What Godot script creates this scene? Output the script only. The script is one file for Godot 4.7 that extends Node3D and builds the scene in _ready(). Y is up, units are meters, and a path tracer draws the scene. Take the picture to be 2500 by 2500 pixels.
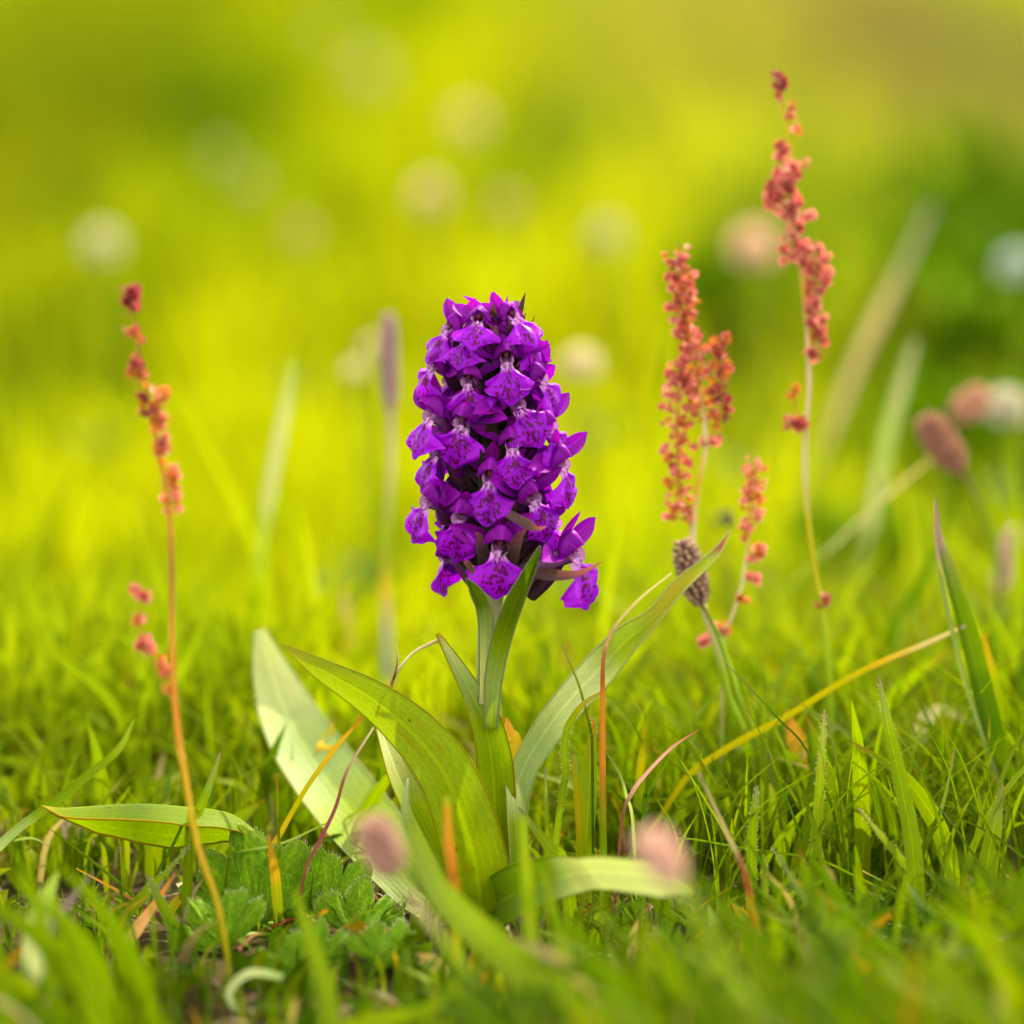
extends Node3D
# A purple marsh orchid in a damp meadow, seen from close to the ground through a fast lens. Units are metres; traced places are given
# in pixels of a 2500 pixel frame together with a distance from the lens, and turned into points in the meadow.

const TILT := 10.0
const HALF := 0.125
const HIGH := 0.218
const AWAY := 0.775
var rng := RandomNumberGenerator.new()
var eye: Vector3
var fw: Vector3
var rt: Vector3
var up: Vector3
var used := {}
var M := {}
var hills := FastNoiseLite.new()
var patch := FastNoiseLite.new()
var speck := FastNoiseLite.new()

# ---------------------------------------------------------------- helpers
class MB:
	var v := PackedVector3Array()
	var c := PackedColorArray()
	var uv := PackedVector2Array()
	var ix := PackedInt32Array()
	func vert(p: Vector3, col: Color, t := Vector2.ZERO) -> int:
		v.append(p); c.append(col); uv.append(t)
		return v.size() - 1
	func tri(a: int, b: int, d: int) -> void:
		ix.append(a); ix.append(b); ix.append(d)
	func quad(a: int, b: int, d: int, e: int) -> void:
		ix.append(a); ix.append(b); ix.append(d); ix.append(a); ix.append(d); ix.append(e)
	func done() -> ArrayMesh:
		var n := PackedVector3Array()
		n.resize(v.size())
		for k in range(0, ix.size(), 3):
			var a := ix[k]
			var b := ix[k + 1]
			var d := ix[k + 2]
			var f := ((v[d] - v[a]) * 1000.0).cross((v[b] - v[a]) * 1000.0)
			n[a] += f; n[b] += f; n[d] += f
		for k in n.size():
			n[k] = n[k].normalized() if n[k].length_squared() > 1e-18 else Vector3.UP
		var arr := []
		arr.resize(Mesh.ARRAY_MAX)
		arr[Mesh.ARRAY_VERTEX] = v
		arr[Mesh.ARRAY_NORMAL] = n
		arr[Mesh.ARRAY_COLOR] = c
		arr[Mesh.ARRAY_TEX_UV] = uv
		arr[Mesh.ARRAY_INDEX] = ix
		var m := ArrayMesh.new()
		m.add_surface_from_arrays(Mesh.PRIMITIVE_TRIANGLES, arr)
		return m

func numbered(called: String) -> String:
	if not used.has(called):
		used[called] = 0
		return called
	used[called] += 1
	return "%s_%03d" % [called, used[called]]

func tag(o: Node, label: String, category: String, group := "", kind := "") -> void:
	o.set_meta("label", label)
	if category: o.set_meta("category", category)
	if group: o.set_meta("group", group)
	if kind: o.set_meta("kind", kind)

func thing(called: String, label: String, category: String, where: Vector3, group := "") -> Node3D:
	var o := Node3D.new()
	o.name = numbered(called)
	add_child(o)
	o.position = where
	tag(o, label, category, group)
	return o

# A mesh as a part of a thing (its points are in the world, the thing stands at its base), or on its own when no parent is given.
func part(called: String, mb: MB, mat: Material, parent: Node3D, moved := true) -> MeshInstance3D:
	var o := MeshInstance3D.new()
	o.name = called
	if moved:
		var base := Vector3.ZERO
		var q: Node = parent
		while q is Node3D and q != self:
			base += (q as Node3D).position
			q = q.get_parent()
		for k in mb.v.size():
			mb.v[k] -= base
	o.mesh = mb.done()
	o.material_override = mat
	parent.add_child(o, true)
	return o

func whole(called: String, mb: MB, mat: Material, label: String, category: String, at_: Vector3, group := "", kind := "") -> MeshInstance3D:
	var o := MeshInstance3D.new()
	o.name = numbered(called)
	for k in mb.v.size():
		mb.v[k] -= at_
	o.mesh = mb.done()
	o.material_override = mat
	o.position = at_
	add_child(o)
	tag(o, label, category, group, kind)
	return o

func at(x: float, y: float, d: float) -> Vector3:
	return eye + fw * d + rt * ((x - 1250.0) / 1250.0 * HALF * d) + up * ((1250.0 - y) / 1250.0 * HALF * d)

func near(d: float) -> float:      # traced distances lie this much closer to the plane of focus
	return 0.8 + (d - 0.8) * 0.72 if d < 0.93 else d

func px(w: float, d: float) -> float:
	return w / 1250.0 * HALF * d

# Where the ray of a pixel reaches the height h above flat ground: its distance along the view.
func reach(y: float, h: float) -> float:
	var down := deg_to_rad(TILT) - atan((1250.0 - y) / 1250.0 * HALF)
	return (HIGH - h) / tan(maxf(down, 0.01)) * cos(deg_to_rad(TILT)) + (HIGH - h) * sin(deg_to_rad(TILT))

func away(p: Vector3) -> float:
	return AWAY - p.z

func gy(x: float, z: float) -> float:
	var d := AWAY - z
	var far_: float = smoothstep(0.95, 3.0, d)
	return -0.045 * smoothstep(0.83, 1.2, d) + hills.get_noise_2d(x * 9.0, z * 9.0) * lerpf(0.004, 0.006, far_) + hills.get_noise_2d(x * 1.6 + 40.0, z * 1.6) * 0.05 * far_

func ground_below(p: Vector3) -> Vector3:
	return Vector3(p.x, gy(p.x, p.z), p.z)

func spl(a: Array, t: float) -> Vector3:
	var n := a.size() - 1
	var f := clampf(t, 0.0, 1.0) * n
	var i := mini(int(f), n - 1)
	var u := f - i
	var p1: Vector3 = a[i]
	var p2: Vector3 = a[i + 1]
	var p0: Vector3 = a[i - 1] if i > 0 else p1 * 2.0 - p2
	var p3: Vector3 = a[i + 2] if i + 2 <= n else p2 * 2.0 - p1
	return p1.cubic_interpolate(p2, p0, p3, u)

func lin(a: Array, t: float):
	var n := a.size() - 1
	if n == 0: return a[0]
	var f := clampf(t, 0.0, 1.0) * n
	var i := mini(int(f), n - 1)
	return a[i] + (a[i + 1] - a[i]) * (f - i)

# A blade: a strip along the points, three vertices wide when folded.
func ribbon(mb: MB, pts: Array, ws: Array, face: Vector3, cols: Array, segs: int, fold := 0.2) -> void:
	var first := mb.v.size()
	for i in segs + 1:
		var t := float(i) / segs
		var p := spl(pts, t)
		var tg := (spl(pts, t + 0.02) - spl(pts, t - 0.02)).normalized()
		var s := tg.cross(face).normalized()
		var nn := s.cross(tg)
		var w: float = lin(ws, t) * 0.5
		var col: Color = lin(cols, t)
		mb.vert(p - s * w + nn * fold * w, col, Vector2(0, t))
		mb.vert(p, col, Vector2(0.5, t))
		mb.vert(p + s * w + nn * fold * w, col, Vector2(1, t))
	for i in segs:
		var a := first + i * 3
		mb.quad(a, a + 1, a + 4, a + 3)
		mb.quad(a + 1, a + 2, a + 5, a + 4)

# A broad leaf: a curved sheet along the points, turned by tilts (degrees) about its length from facing the lens. Returns its two edges.
func sheet(mb: MB, pts: Array, ws: Array, tilts: Array, cols: Array, segs: int, nu: int, cup: float, wave := 0.0) -> Array:
	var first := mb.v.size()
	var edges := [[], []]
	for i in segs + 1:
		var t := float(i) / segs
		var p := spl(pts, t)
		var tg := (spl(pts, t + 0.02) - spl(pts, t - 0.02)).normalized()
		var s := tg.cross((eye - p).normalized()).normalized()
		s = s.rotated(tg, deg_to_rad(lin(tilts, t)))
		var nn := s.cross(tg)
		var w: float = lin(ws, t) * 0.5
		var col: Color = lin(cols, t)
		for j in nu + 1:
			var u := float(j) / nu * 2.0 - 1.0
			var bend := cup * (absf(u) * 0.75 + u * u * 0.25) * w + wave * w * sin(t * 15.0 + u * 2.0) * u * u
			var q := p + s * u * w * sqrt(maxf(1.0 - cup * cup * 0.4, 0.1)) + nn * bend
			mb.vert(q, col * lerpf(0.9, 1.05, absf(u)), Vector2((u + 1.0) * 0.5, t))
			if j == 0: edges[0].append(q)
			if j == nu: edges[1].append(q)
	for i in segs:
		for j in nu:
			var a := first + i * (nu + 1) + j
			mb.quad(a, a + 1, a + nu + 2, a + nu + 1)
	return edges

func tube(mb: MB, pts: Array, rs: Array, cols: Array, segs: int, sides := 8) -> void:
	var first := mb.v.size()
	var nn := Vector3(0.3, 0.1, 1).normalized()
	for i in segs + 1:
		var t := float(i) / segs
		var p := spl(pts, t)
		var tg := (spl(pts, t + 0.02) - spl(pts, t - 0.02)).normalized()
		var s := tg.cross(nn).normalized()
		var b := s.cross(tg)
		var r: float = lin(rs, t)
		var col: Color = lin(cols, t)
		for j in sides:
			var a := TAU * j / sides
			mb.vert(p + (s * cos(a) + b * sin(a)) * r, col, Vector2(float(j) / sides, t))
	for i in segs:
		for j in sides:
			var a := first + i * sides + j
			var b := first + i * sides + (j + 1) % sides
			mb.quad(a, a + sides, b + sides, b)
	for e in [0, segs]:
		var mid := mb.vert(spl(pts, float(e) / segs), lin(cols, float(e) / segs))
		for j in sides:
			var a: int = first + e * sides + j
			var b: int = first + e * sides + (j + 1) % sides
			if e == 0: mb.tri(mid, a, b)
			else: mb.tri(mid, b, a)

func ball(mb: MB, o: Vector3, b: Basis, c1: Color, c2: Color, rings := 5, sides := 7) -> void:
	var first := mb.v.size()
	for i in rings + 1:
		var la := PI * i / rings
		for j in sides:
			var lo := TAU * j / sides
			var q := Vector3(sin(la) * cos(lo), cos(la), sin(la) * sin(lo))
			mb.vert(o + b * q, c1.lerp(c2, (q.y + 1.0) * 0.5), Vector2(float(j) / sides, float(i) / rings))
	for i in rings:
		for j in sides:
			var a := first + i * sides + j
			var c := first + i * sides + (j + 1) % sides
			mb.quad(a, c, c + sides, a + sides)

func rnd(a: float, b: float) -> float:
	return rng.randf_range(a, b)

func axes(dir: Vector3, spin := 0.0) -> Basis:      # a basis whose y axis is dir
	var y := dir.normalized()
	var x := y.cross(Vector3(0.31, 0.2, 0.93)).normalized()
	var z := x.cross(y)
	return Basis(x, y, z).rotated(y, spin)

# ---------------------------------------------------------------- materials
func leafy(rough: float, spec: float, through: Color, tex: Texture2D = null, relief := 0.0) -> StandardMaterial3D:
	var m := StandardMaterial3D.new()
	m.vertex_color_use_as_albedo = true
	m.roughness = rough
	m.metallic_specular = spec
	if through != Color.BLACK:
		m.backlight_enabled = true
		m.backlight = through.linear_to_srgb()
	if tex:
		m.albedo_texture = tex
	if relief > 0.0:
		m.heightmap_enabled = true
		m.heightmap_texture = tex
		m.heightmap_scale = relief
	return m

func vein_texture(lines: float, depth: float, spots: int) -> ImageTexture:
	var im := Image.create(128, 512, false, Image.FORMAT_RGB8)
	for y in 512:
		for x in 128:
			var u := x / 128.0
			var f: float = absf(fposmod(u * lines, 1.0) - 0.5) * 2.0
			var line: float = smoothstep(0.86, 1.0, f) if lines > 0.0 else 0.0
			var mid: float = exp(-pow((u - 0.5) * 28.0, 2.0))
			var n := speck.get_noise_2d(x * 2.0, y * 1.2) * 0.07 + speck.get_noise_2d(x * 9.0, y * 5.0) * 0.05
			var g := 1.0 - depth + depth * maxf(line, mid) + n
			im.set_pixel(x, y, Color(clampf(g, 0, 1), clampf(g, 0, 1), clampf(g * 0.96, 0, 1)))
	for k in spots:
		var cx := rng.randi_range(6, 120)
		var cy := rng.randi_range(10, 500)
		var r := rng.randi_range(1, 2)
		for y in range(-r * 2, r * 2 + 1):
			for x in range(-r, r + 1):
				if x * x + y * y * 0.3 <= r * r and cx + x > 0 and cx + x < 128 and cy + y > 0 and cy + y < 512:
					im.set_pixel(cx + x, cy + y, Color(0.55, 0.42, 0.2))
	for k in (6 if spots > 0 else 0):      # soft rusty stains
		var cx := rng.randf_range(15, 112)
		var cy := rng.randf_range(40, 470)
		var rx := rng.randf_range(3, 8)
		var ry := rng.randf_range(10, 34)
		for y in range(maxi(0, int(cy - ry * 2)), mini(512, int(cy + ry * 2))):
			for x in range(maxi(0, int(cx - rx * 2)), mini(128, int(cx + rx * 2))):
				var e := exp(-pow((x - cx) / rx, 2.0) - pow((y - cy) / ry, 2.0)) * clampf(0.5 + speck.get_noise_2d(x * 8.0, y * 8.0) * 1.5, 0, 1) * 0.75
				im.set_pixel(x, y, im.get_pixel(x, y).lerp(Color(1.0, 0.66, 0.3), e))
	return ImageTexture.create_from_image(im)

# The fine net of veins on a soft leaf.
func net_texture() -> ImageTexture:
	var cells := FastNoiseLite.new()
	cells.seed = 5
	cells.noise_type = FastNoiseLite.TYPE_CELLULAR
	cells.cellular_return_type = FastNoiseLite.RETURN_DISTANCE2_SUB
	cells.frequency = 0.045
	var im := Image.create(256, 256, false, Image.FORMAT_RGB8)
	for y in 256:
		for x in 256:
			var e := cells.get_noise_2d(x, y) * 0.5 + 0.5
			var g := 0.84 + 0.16 * (1.0 - smoothstep(0.03, 0.16, e)) + speck.get_noise_2d(x * 3.0, y * 3.0) * 0.06
			im.set_pixel(x, y, Color(clampf(g, 0, 1), clampf(g, 0, 1), clampf(g, 0, 1)))
	return ImageTexture.create_from_image(im)

# The print of a lip: purple, pale towards the throat, with dark crimson loops and dashes down its middle.
func lip_texture(seed_: int) -> ImageTexture:
	var r := RandomNumberGenerator.new()
	r.seed = seed_
	var im := Image.create(256, 256, false, Image.FORMAT_RGB8)
	var deep := Color(0.49, 0.01, 0.72)
	var hot := Color(0.62, 0.01, 0.76)
	var pale := Color(0.88, 0.70, 0.90)
	for y in 256:
		for x in 256:
			var u := (x - 128) / 128.0
			var v := y / 255.0
			var n := speck.get_noise_2d(x * 1.5 + seed_ * 90.0, y * 0.8) * 0.5 + 0.5
			var c := deep.lerp(hot, clampf(absf(u) * 0.5 + n * 0.5, 0, 1))
			c = c.lerp(pale, (1.0 - smoothstep(0.10, 0.28 + n * 0.1, v + absf(u) * 0.2)) * 0.85)
			im.set_pixel(x, y, c)
	var ink := Color(0.34, 0.0, 0.28)
	for k in 46:
		var v := r.randf_range(0.10, 0.84)
		var spread := 0.10 + 0.42 * smoothstep(0.15, 0.62, v) * (1.0 - smoothstep(0.7, 0.95, v) * 0.7)
		var u := clampf(r.randfn(0.0, 0.5), -1, 1) * spread
		var lean := u * 1.1 + r.randf_range(-0.3, 0.3)
		var length := r.randf_range(9, 30) * (0.6 if v < 0.25 else 1.0)
		var fat := r.randf_range(2.6, 5.0) * (0.7 if v < 0.25 else 1.0)
		if r.randf() < 0.25:
			lean += 1.2 * signf(u)
		var dir := Vector2(sin(lean), cos(lean))
		for s in int(length * 2.0):
			var o := Vector2(128 + u * 128, v * 255) + dir * (s * 0.5) + Vector2(dir.y, -dir.x) * sin(s * 0.2 + k) * 1.5
			for yy in range(-6, 7):
				for xx in range(-6, 7):
					var q := Vector2i(int(o.x) + xx, int(o.y) + yy)
					if q.x >= 0 and q.y >= 0 and q.x < 256 and q.y < 256:
						var e := clampf(fat - Vector2(q.x - o.x, q.y - o.y).length() + 0.5, 0, 1) * 0.8
						if e > 0.0:
							im.set_pixel(q.x, q.y, im.get_pixel(q.x, q.y).lerp(ink, e))
	return ImageTexture.create_from_image(im)

func make_materials() -> void:
	M.grass = leafy(0.6, 0.12, Color(0.95, 0.95, 0.35))
	var stripes := vein_texture(9.0, 0.16, 0)
	M.blade = leafy(0.5, 0.14, Color(0.9, 0.92, 0.35), stripes, 0.012)
	M.leaf = leafy(0.5, 0.14, Color(1.0, 1.0, 0.2), vein_texture(8.0, 0.13, 4), 0.02)
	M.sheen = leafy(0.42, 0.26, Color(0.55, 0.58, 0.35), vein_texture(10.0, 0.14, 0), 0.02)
	M.far = leafy(0.7, 0.06, Color(1.0, 0.98, 0.3))
	M.dull = leafy(0.7, 0.06, Color(0.22, 0.24, 0.1))
	M.stem = leafy(0.5, 0.25, Color(0.35, 0.35, 0.15))
	M.dry = leafy(0.7, 0.15, Color(0.5, 0.5, 0.5))
	M.petal = leafy(0.45, 0.22, Color(0.85, 0.5, 0.95), vein_texture(7.0, 0.2, 0), 0.012)
	M.fruit = leafy(0.5, 0.3, Color(0.8, 0.8, 0.7))
	M.lobed = leafy(0.6, 0.12, Color(0.55, 0.57, 0.2), net_texture(), 0.02)
	M.seed = leafy(0.75, 0.2, Color.BLACK)
	M.floret = leafy(0.7, 0.15, Color(0.7, 0.7, 0.7))
	M.lip = []
	for k in 4:
		var m := leafy(0.42, 0.25, Color(0.7, 0.5, 0.75), lip_texture(11 + k * 7))
		M.lip.append(m)
	var soil := StandardMaterial3D.new()
	soil.vertex_color_use_as_albedo = true
	soil.roughness = 0.95
	soil.metallic_specular = 0.1
	M.soil = soil

func L(r: float, g: float, b: float) -> Color:
	return Color(r, g, b)

var C := {
	"bright": Color(0.16, 0.245, 0.003), "green": Color(0.09, 0.155, 0.002), "deep": Color(0.045, 0.10, 0.003), "yellow": Color(0.30, 0.27, 0.003),
	"gold": Color(0.42, 0.27, 0.01), "orange": Color(0.46, 0.17, 0.02), "peach": Color(0.5, 0.26, 0.09), "rust": Color(0.22, 0.06, 0.02), "brown": Color(0.12, 0.05, 0.025),
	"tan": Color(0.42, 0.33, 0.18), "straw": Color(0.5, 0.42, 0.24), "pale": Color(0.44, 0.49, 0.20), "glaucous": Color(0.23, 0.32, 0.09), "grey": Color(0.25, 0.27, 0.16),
	"mauve": Color(0.22, 0.15, 0.18), "wine": Color(0.14, 0.03, 0.04), "white": Color(0.6, 0.6, 0.5), "pinkish": Color(0.42, 0.23, 0.16), "lime": Color(0.21, 0.295, 0.004),
}

func cols(names: String) -> Array:
	var out := []
	for n in names.split(" "):
		out.append(C[n])
	return out

func pix(list: Array, d0: float, d1: float) -> Array:
	var out := []
	var n := list.size() / 2
	for i in n:
		out.append(at(list[i * 2], list[i * 2 + 1], lerpf(d0, d1, float(i) / (n - 1))))
	return out

func widths(list: Array, d: float) -> Array:
	var out := []
	for w in list: out.append(px(w, d))
	return out

# A blade of grass traced from root to tip. Its foot is carried on down into the ground.
func blade(label: String, e0: float, e1: float, list: Array, ws: Array, look: String, mat := "blade", hairs := 0, called := "grass_blade", category := "grass blade", fold := 0.25) -> void:
	var d0 := near(e0)
	var d1 := near(e1)
	var pts := pix(list, d0, d1)
	var w := widths(ws, (d0 + d1) * 0.5)
	var plain := cols(look)
	var cc := []
	for k in plain.size() - 1:
		for j in (1 if mat == "dry" else 4): cc.append(plain[k].lerp(plain[k + 1], j * 0.1))
	cc.append(plain[-1])
	var foot := ground_below(pts[0])
	if pts[0].y - foot.y > 0.003:
		var lean: Vector3 = pts[0] - pts[1]
		foot += Vector3(lean.x, 0, lean.z).limit_length(0.012)
		foot.y = gy(foot.x, foot.z) - 0.002
		pts.push_front(foot)
		w.push_front(w[0])
	var mb := MB.new()
	var face := (Vector3(rnd(-0.5, 0.5), rnd(0.0, 0.5), 1)).normalized()
	ribbon(mb, pts, w, face, cc, 14 + pts.size() * 4, fold)
	if hairs > 0:
		for k in hairs * 2:
			var t := rnd(0.25, 0.98)
			var p := spl(pts, t)
			var tg := (spl(pts, t + 0.02) - spl(pts, t - 0.02)).normalized()
			var s := tg.cross(face).normalized() * (1.0 if rng.randf() < 0.6 else -1.0)
			var ww: float = lin(w, t) * 0.48
			var a := p + s * ww
			var e := a + (s * rnd(0.4, 1.2) + tg * rnd(-0.2, 1.0) + face * rnd(-0.9, 0.9)) * rnd(0.0003, 0.0007)
			var i := mb.vert(a - tg * 0.000028, C.pale)
			mb.vert(a + tg * 0.000028, C.pale)
			mb.vert(e, C.white)
			mb.tri(i, i + 1, i + 2)
	whole(called, mb, M[mat], label, category, pts[0])

# ---------------------------------------------------------------- the orchid
func petal_mesh(length: float, width: float, cup: float, bend: float, c0: Color, c1: Color, twist := 0.0) -> MB:
	var mb := MB.new()
	var nv := 9
	var nu := 6
	for i in nv + 1:
		var t := float(i) / nv
		var w := width * 0.5 * pow(sin(PI * clampf(t * 0.86 + 0.1, 0, 1)), 0.8) * (1.0 if t < 0.85 else lerpf(1.0, 0.35, (t - 0.85) / 0.15))
		for j in nu + 1:
			var u := float(j) / nu * 2.0 - 1.0
			var p := Vector3(u * w, t * length, cup * u * u * w + bend * t * t * length)
			p = p.rotated(Vector3.UP, twist * t)
			mb.vert(p, c0.lerp(c1, clampf(t * 1.1 + absf(u) * 0.2, 0, 1)), Vector2(u * 0.5 + 0.5, t))
	for i in nv:
		for j in nu:
			var a := i * (nu + 1) + j
			mb.quad(a, a + nu + 1, a + nu + 2, a + 1)
	return mb

func lip_mesh(k: int) -> MB:
	var mb := MB.new()
	var nu := 18
	var nv := 16
	var ph := k * 1.7
	var wid := [1.25, 1.35, 2.2, 4.1, 5.0, 5.1, 4.7, 3.9, 2.7, 1.3]
	for i in nv + 1:
		var t := float(i) / nv
		var w: float = lin(wid, t)
		for j in nu + 1:
			var u := float(j) / nu * 2.0 - 1.0
			var edge := 1.0 + 0.09 * sin(u * 11.0 + t * 19.0 + ph) * u * u + 0.05 * sin(t * 37.0 + ph * 3.0 + u)
			var x := u * w * edge
			var y := -t * 8.4 - 0.5 * absf(u) * (1.0 - t) + 1.1 * u * u * t * t * t
			var z := 1.3 * sin(t * 2.4) + 0.75 * sin(u * 6.0 + t * 10.0 + ph) * u * u * minf(t * 2.0, 1.0) - (0.055 + 0.02 * sin(ph)) * x * x * (1.0 if t > 0.2 else t * 5.0) + 0.35 * cos(u * 9.4) * (1.0 - t)
			mb.vert(Vector3(x, y, z), Color.WHITE, Vector2(0.5 + x / 11.0, t))
	for i in nv:
		for j in nu:
			var a := i * (nu + 1) + j
			mb.quad(a, a + 1, a + nu + 2, a + nu + 1)
	return mb

func hood_mesh() -> MB:
	var mb := MB.new()
	var violet := L(0.22, 0.003, 0.40)
	var nu := 14
	var nv := 8
	for i in nv + 1:
		var t := float(i) / nv
		var r := 0.5 + 2.1 * sin(clampf(t * 2.75, 0, 2.75))
		for j in nu + 1:
			var u := float(j) / nu * 2.0 - 1.0
			var a := u * 1.85
			var seam := 1.0 - 0.13 * exp(-pow((absf(u) - 0.36) * 9.0, 2.0))
			var open := 1.0 + 0.55 * t * t * absf(u) * absf(u)
			var p := Vector3(sin(a) * r * seam * open * 0.86, 0.7 + cos(a) * r * 1.25 * seam, -2.2 + t * (4.5 - 2.2 * absf(u)))
			p.y -= t * t * 0.9 * (1.0 - absf(u))
			mb.vert(p, violet.lerp(L(0.32, 0.005, 0.50), t), Vector2(float(j) / nu, t))
	for i in nv:
		for j in nu:
			var a := i * (nu + 1) + j
			mb.quad(a, a + nu + 1, a + nu + 2, a + 1)
	return mb

func throat_mesh() -> MB:
	var mb := MB.new()
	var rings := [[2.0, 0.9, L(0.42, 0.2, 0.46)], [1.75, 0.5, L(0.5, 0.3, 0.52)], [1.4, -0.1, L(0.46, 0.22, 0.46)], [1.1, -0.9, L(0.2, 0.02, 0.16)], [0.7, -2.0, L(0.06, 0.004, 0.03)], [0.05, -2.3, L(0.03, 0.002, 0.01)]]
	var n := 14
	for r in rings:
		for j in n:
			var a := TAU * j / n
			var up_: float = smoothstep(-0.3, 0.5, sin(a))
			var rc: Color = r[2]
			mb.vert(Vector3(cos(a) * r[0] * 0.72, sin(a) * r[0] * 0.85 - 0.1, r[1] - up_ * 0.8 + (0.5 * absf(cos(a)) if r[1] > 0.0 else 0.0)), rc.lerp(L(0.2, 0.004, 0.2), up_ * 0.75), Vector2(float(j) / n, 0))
	for i in rings.size() - 1:
		for j in n:
			var a := i * n + j
			var b := i * n + (j + 1) % n
			mb.quad(a, a + n, b + n, b)
	return mb

func column_mesh() -> MB:
	var mb := MB.new()
	ball(mb, Vector3(0, 0.9, -0.2), Basis.from_scale(Vector3(0.65, 1.0, 0.7)), L(0.16, 0.01, 0.06), L(0.3, 0.02, 0.16), 5, 8)
	for s in [-1.0, 1.0]:
		tube(mb, [Vector3(0.28 * s, 1.5, 0.4), Vector3(0.22 * s, 0.9, 0.65), Vector3(0.12 * s, 0.15, 0.75)], [0.07, 0.1, 0.06], [L(0.22, 0.05, 0.06), L(0.34, 0.14, 0.1)], 4, 5)
	return mb

func scaled(mb: MB, k: float) -> MB:
	for i in mb.v.size(): mb.v[i] *= k
	return mb

var proto := []
func make_flowers() -> void:
	for k in 4:
		var f := MeshInstance3D.new()
		f.name = "flower"
		var tubes := MB.new()
		tube(tubes, [Vector3(0, -7.5, -8.0), Vector3(0, -4.5, -5.0), Vector3(0.2, -1.2, -2.6), Vector3(0, 0, -1.2)], [1.0, 1.35, 1.2, 1.0], [L(0.13, 0.07, 0.09), L(0.2, 0.04, 0.2), L(0.3, 0.06, 0.36)], 8, 8)
		tube(tubes, [Vector3(0, -0.6, -0.6), Vector3(0, -1.6, -3.2), Vector3(0, -3.6, -6.0), Vector3(0, -6.2, -7.6)], [1.1, 1.1, 0.95, 0.5], [L(0.36, 0.12, 0.42), L(0.42, 0.2, 0.48)], 8, 8)
		f.mesh = scaled(tubes, 0.001).done()
		f.material_override = M.petal
		var lip := part("lip", scaled(lip_mesh(k), 0.001), M.lip[k], f, false)
		lip.position = Vector3(0, -0.0007, 0.0004)
		part("hood", scaled(hood_mesh(), 0.001), M.petal, f, false)
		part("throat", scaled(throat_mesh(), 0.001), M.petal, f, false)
		part("column", scaled(column_mesh(), 0.001), M.petal, f, false)
		for s in [-1.0, 1.0]:
			var sep := part("sepal", scaled(petal_mesh(rnd(7.4, 8.6), rnd(3.4, 4.0), 0.55, rnd(-0.1, 0.2), L(0.22, 0.003, 0.39), L(0.34, 0.005, 0.50), 0.3 * s), 0.001), M.petal, f, false)
			sep.position = Vector3(0.0016 * s, 0.0003, -0.002)
			sep.basis = Basis.from_euler(Vector3(rnd(-0.25, 0.2), -0.35 * s, -s * rnd(0.65, 1.1)))
		var top := part("sepal", scaled(petal_mesh(rnd(5.6, 6.8), rnd(2.8, 3.4), 0.5, rnd(0.2, 0.5), L(0.24, 0.003, 0.35), L(0.36, 0.005, 0.45), 0.2), 0.001), M.petal, f, false)
		top.position = Vector3(0, 0.0014, -0.0022)
		top.basis = Basis.from_euler(Vector3(rnd(-0.1, 0.3), 0, rnd(-0.3, 0.3)))
		proto.append(f)

func axis_px(y: float) -> float:
	return lerpf(1204.0, 1214.0, clampf((y - 760.0) / 640.0, 0, 1))

func flower(plant: Node3D, x: float, y: float, az: float, pitch: float, roll: float, size: float, r := 0.0088) -> void:
	var f: MeshInstance3D = proto[rng.randi() % 4].duplicate()
	var a := deg_to_rad(az)
	var p := at(x, y, 0.8 - r * cos(a))
	var z := Vector3(sin(a), sin(deg_to_rad(pitch)), cos(a)).normalized()
	var xx := Vector3.UP.cross(z).normalized()
	var b := Basis(xx, z.cross(xx), z).rotated(z, deg_to_rad(roll))
	f.position = p - plant.position
	f.basis = b.scaled_local(Vector3(size * rnd(0.92, 1.1), size * rnd(0.94, 1.06), size))
	for q in f.get_children():
		if q.name.begins_with("sepal"):
			var s := signf(q.position.x)
			if absf(q.position.x) < 0.0005:
				q.basis = Basis.from_euler(Vector3(rnd(-0.35, 0.35), rnd(-0.4, 0.4), rnd(-0.4, 0.4))).scaled_local(Vector3.ONE * rnd(0.75, 1.1))
				continue
			q.basis = Basis.from_euler(Vector3(rnd(-0.9, -0.2), -s * rnd(0.1, 0.9), -s * rnd(0.35, 1.35))).scaled_local(Vector3.ONE * rnd(0.8, 1.05))
	plant.add_child(f, true)

func edge_rim(e: Array, w: float, parent: Node3D, col: Color) -> void:  # added tubes: light shining through the leaf edge, put into their colour
	for k in 2:
		var mb := MB.new()
		tube(mb, e[k], [w, w, w * 0.6], [col], e[k].size() - 1, 5)
		part("leaf_edge", mb, M.leaf, parent)

func orchid_leaf(plant: Node3D, label: String, list: Array, ds: Array, ws: Array, tilts: Array, look: String, mat: String, cup: float, rim := "lime", wave := 0.0) -> MeshInstance3D:
	var n := list.size() / 2
	var pts := []
	for i in n:
		pts.append(at(list[i * 2], list[i * 2 + 1], near(lin(ds, float(i) / (n - 1)))))
	var mb := MB.new()
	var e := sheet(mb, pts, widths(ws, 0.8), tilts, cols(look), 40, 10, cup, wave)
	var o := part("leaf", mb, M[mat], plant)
	if label: o.set_meta("label", label)
	edge_rim(e, 0.00017, o, C[rim])
	return o

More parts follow.
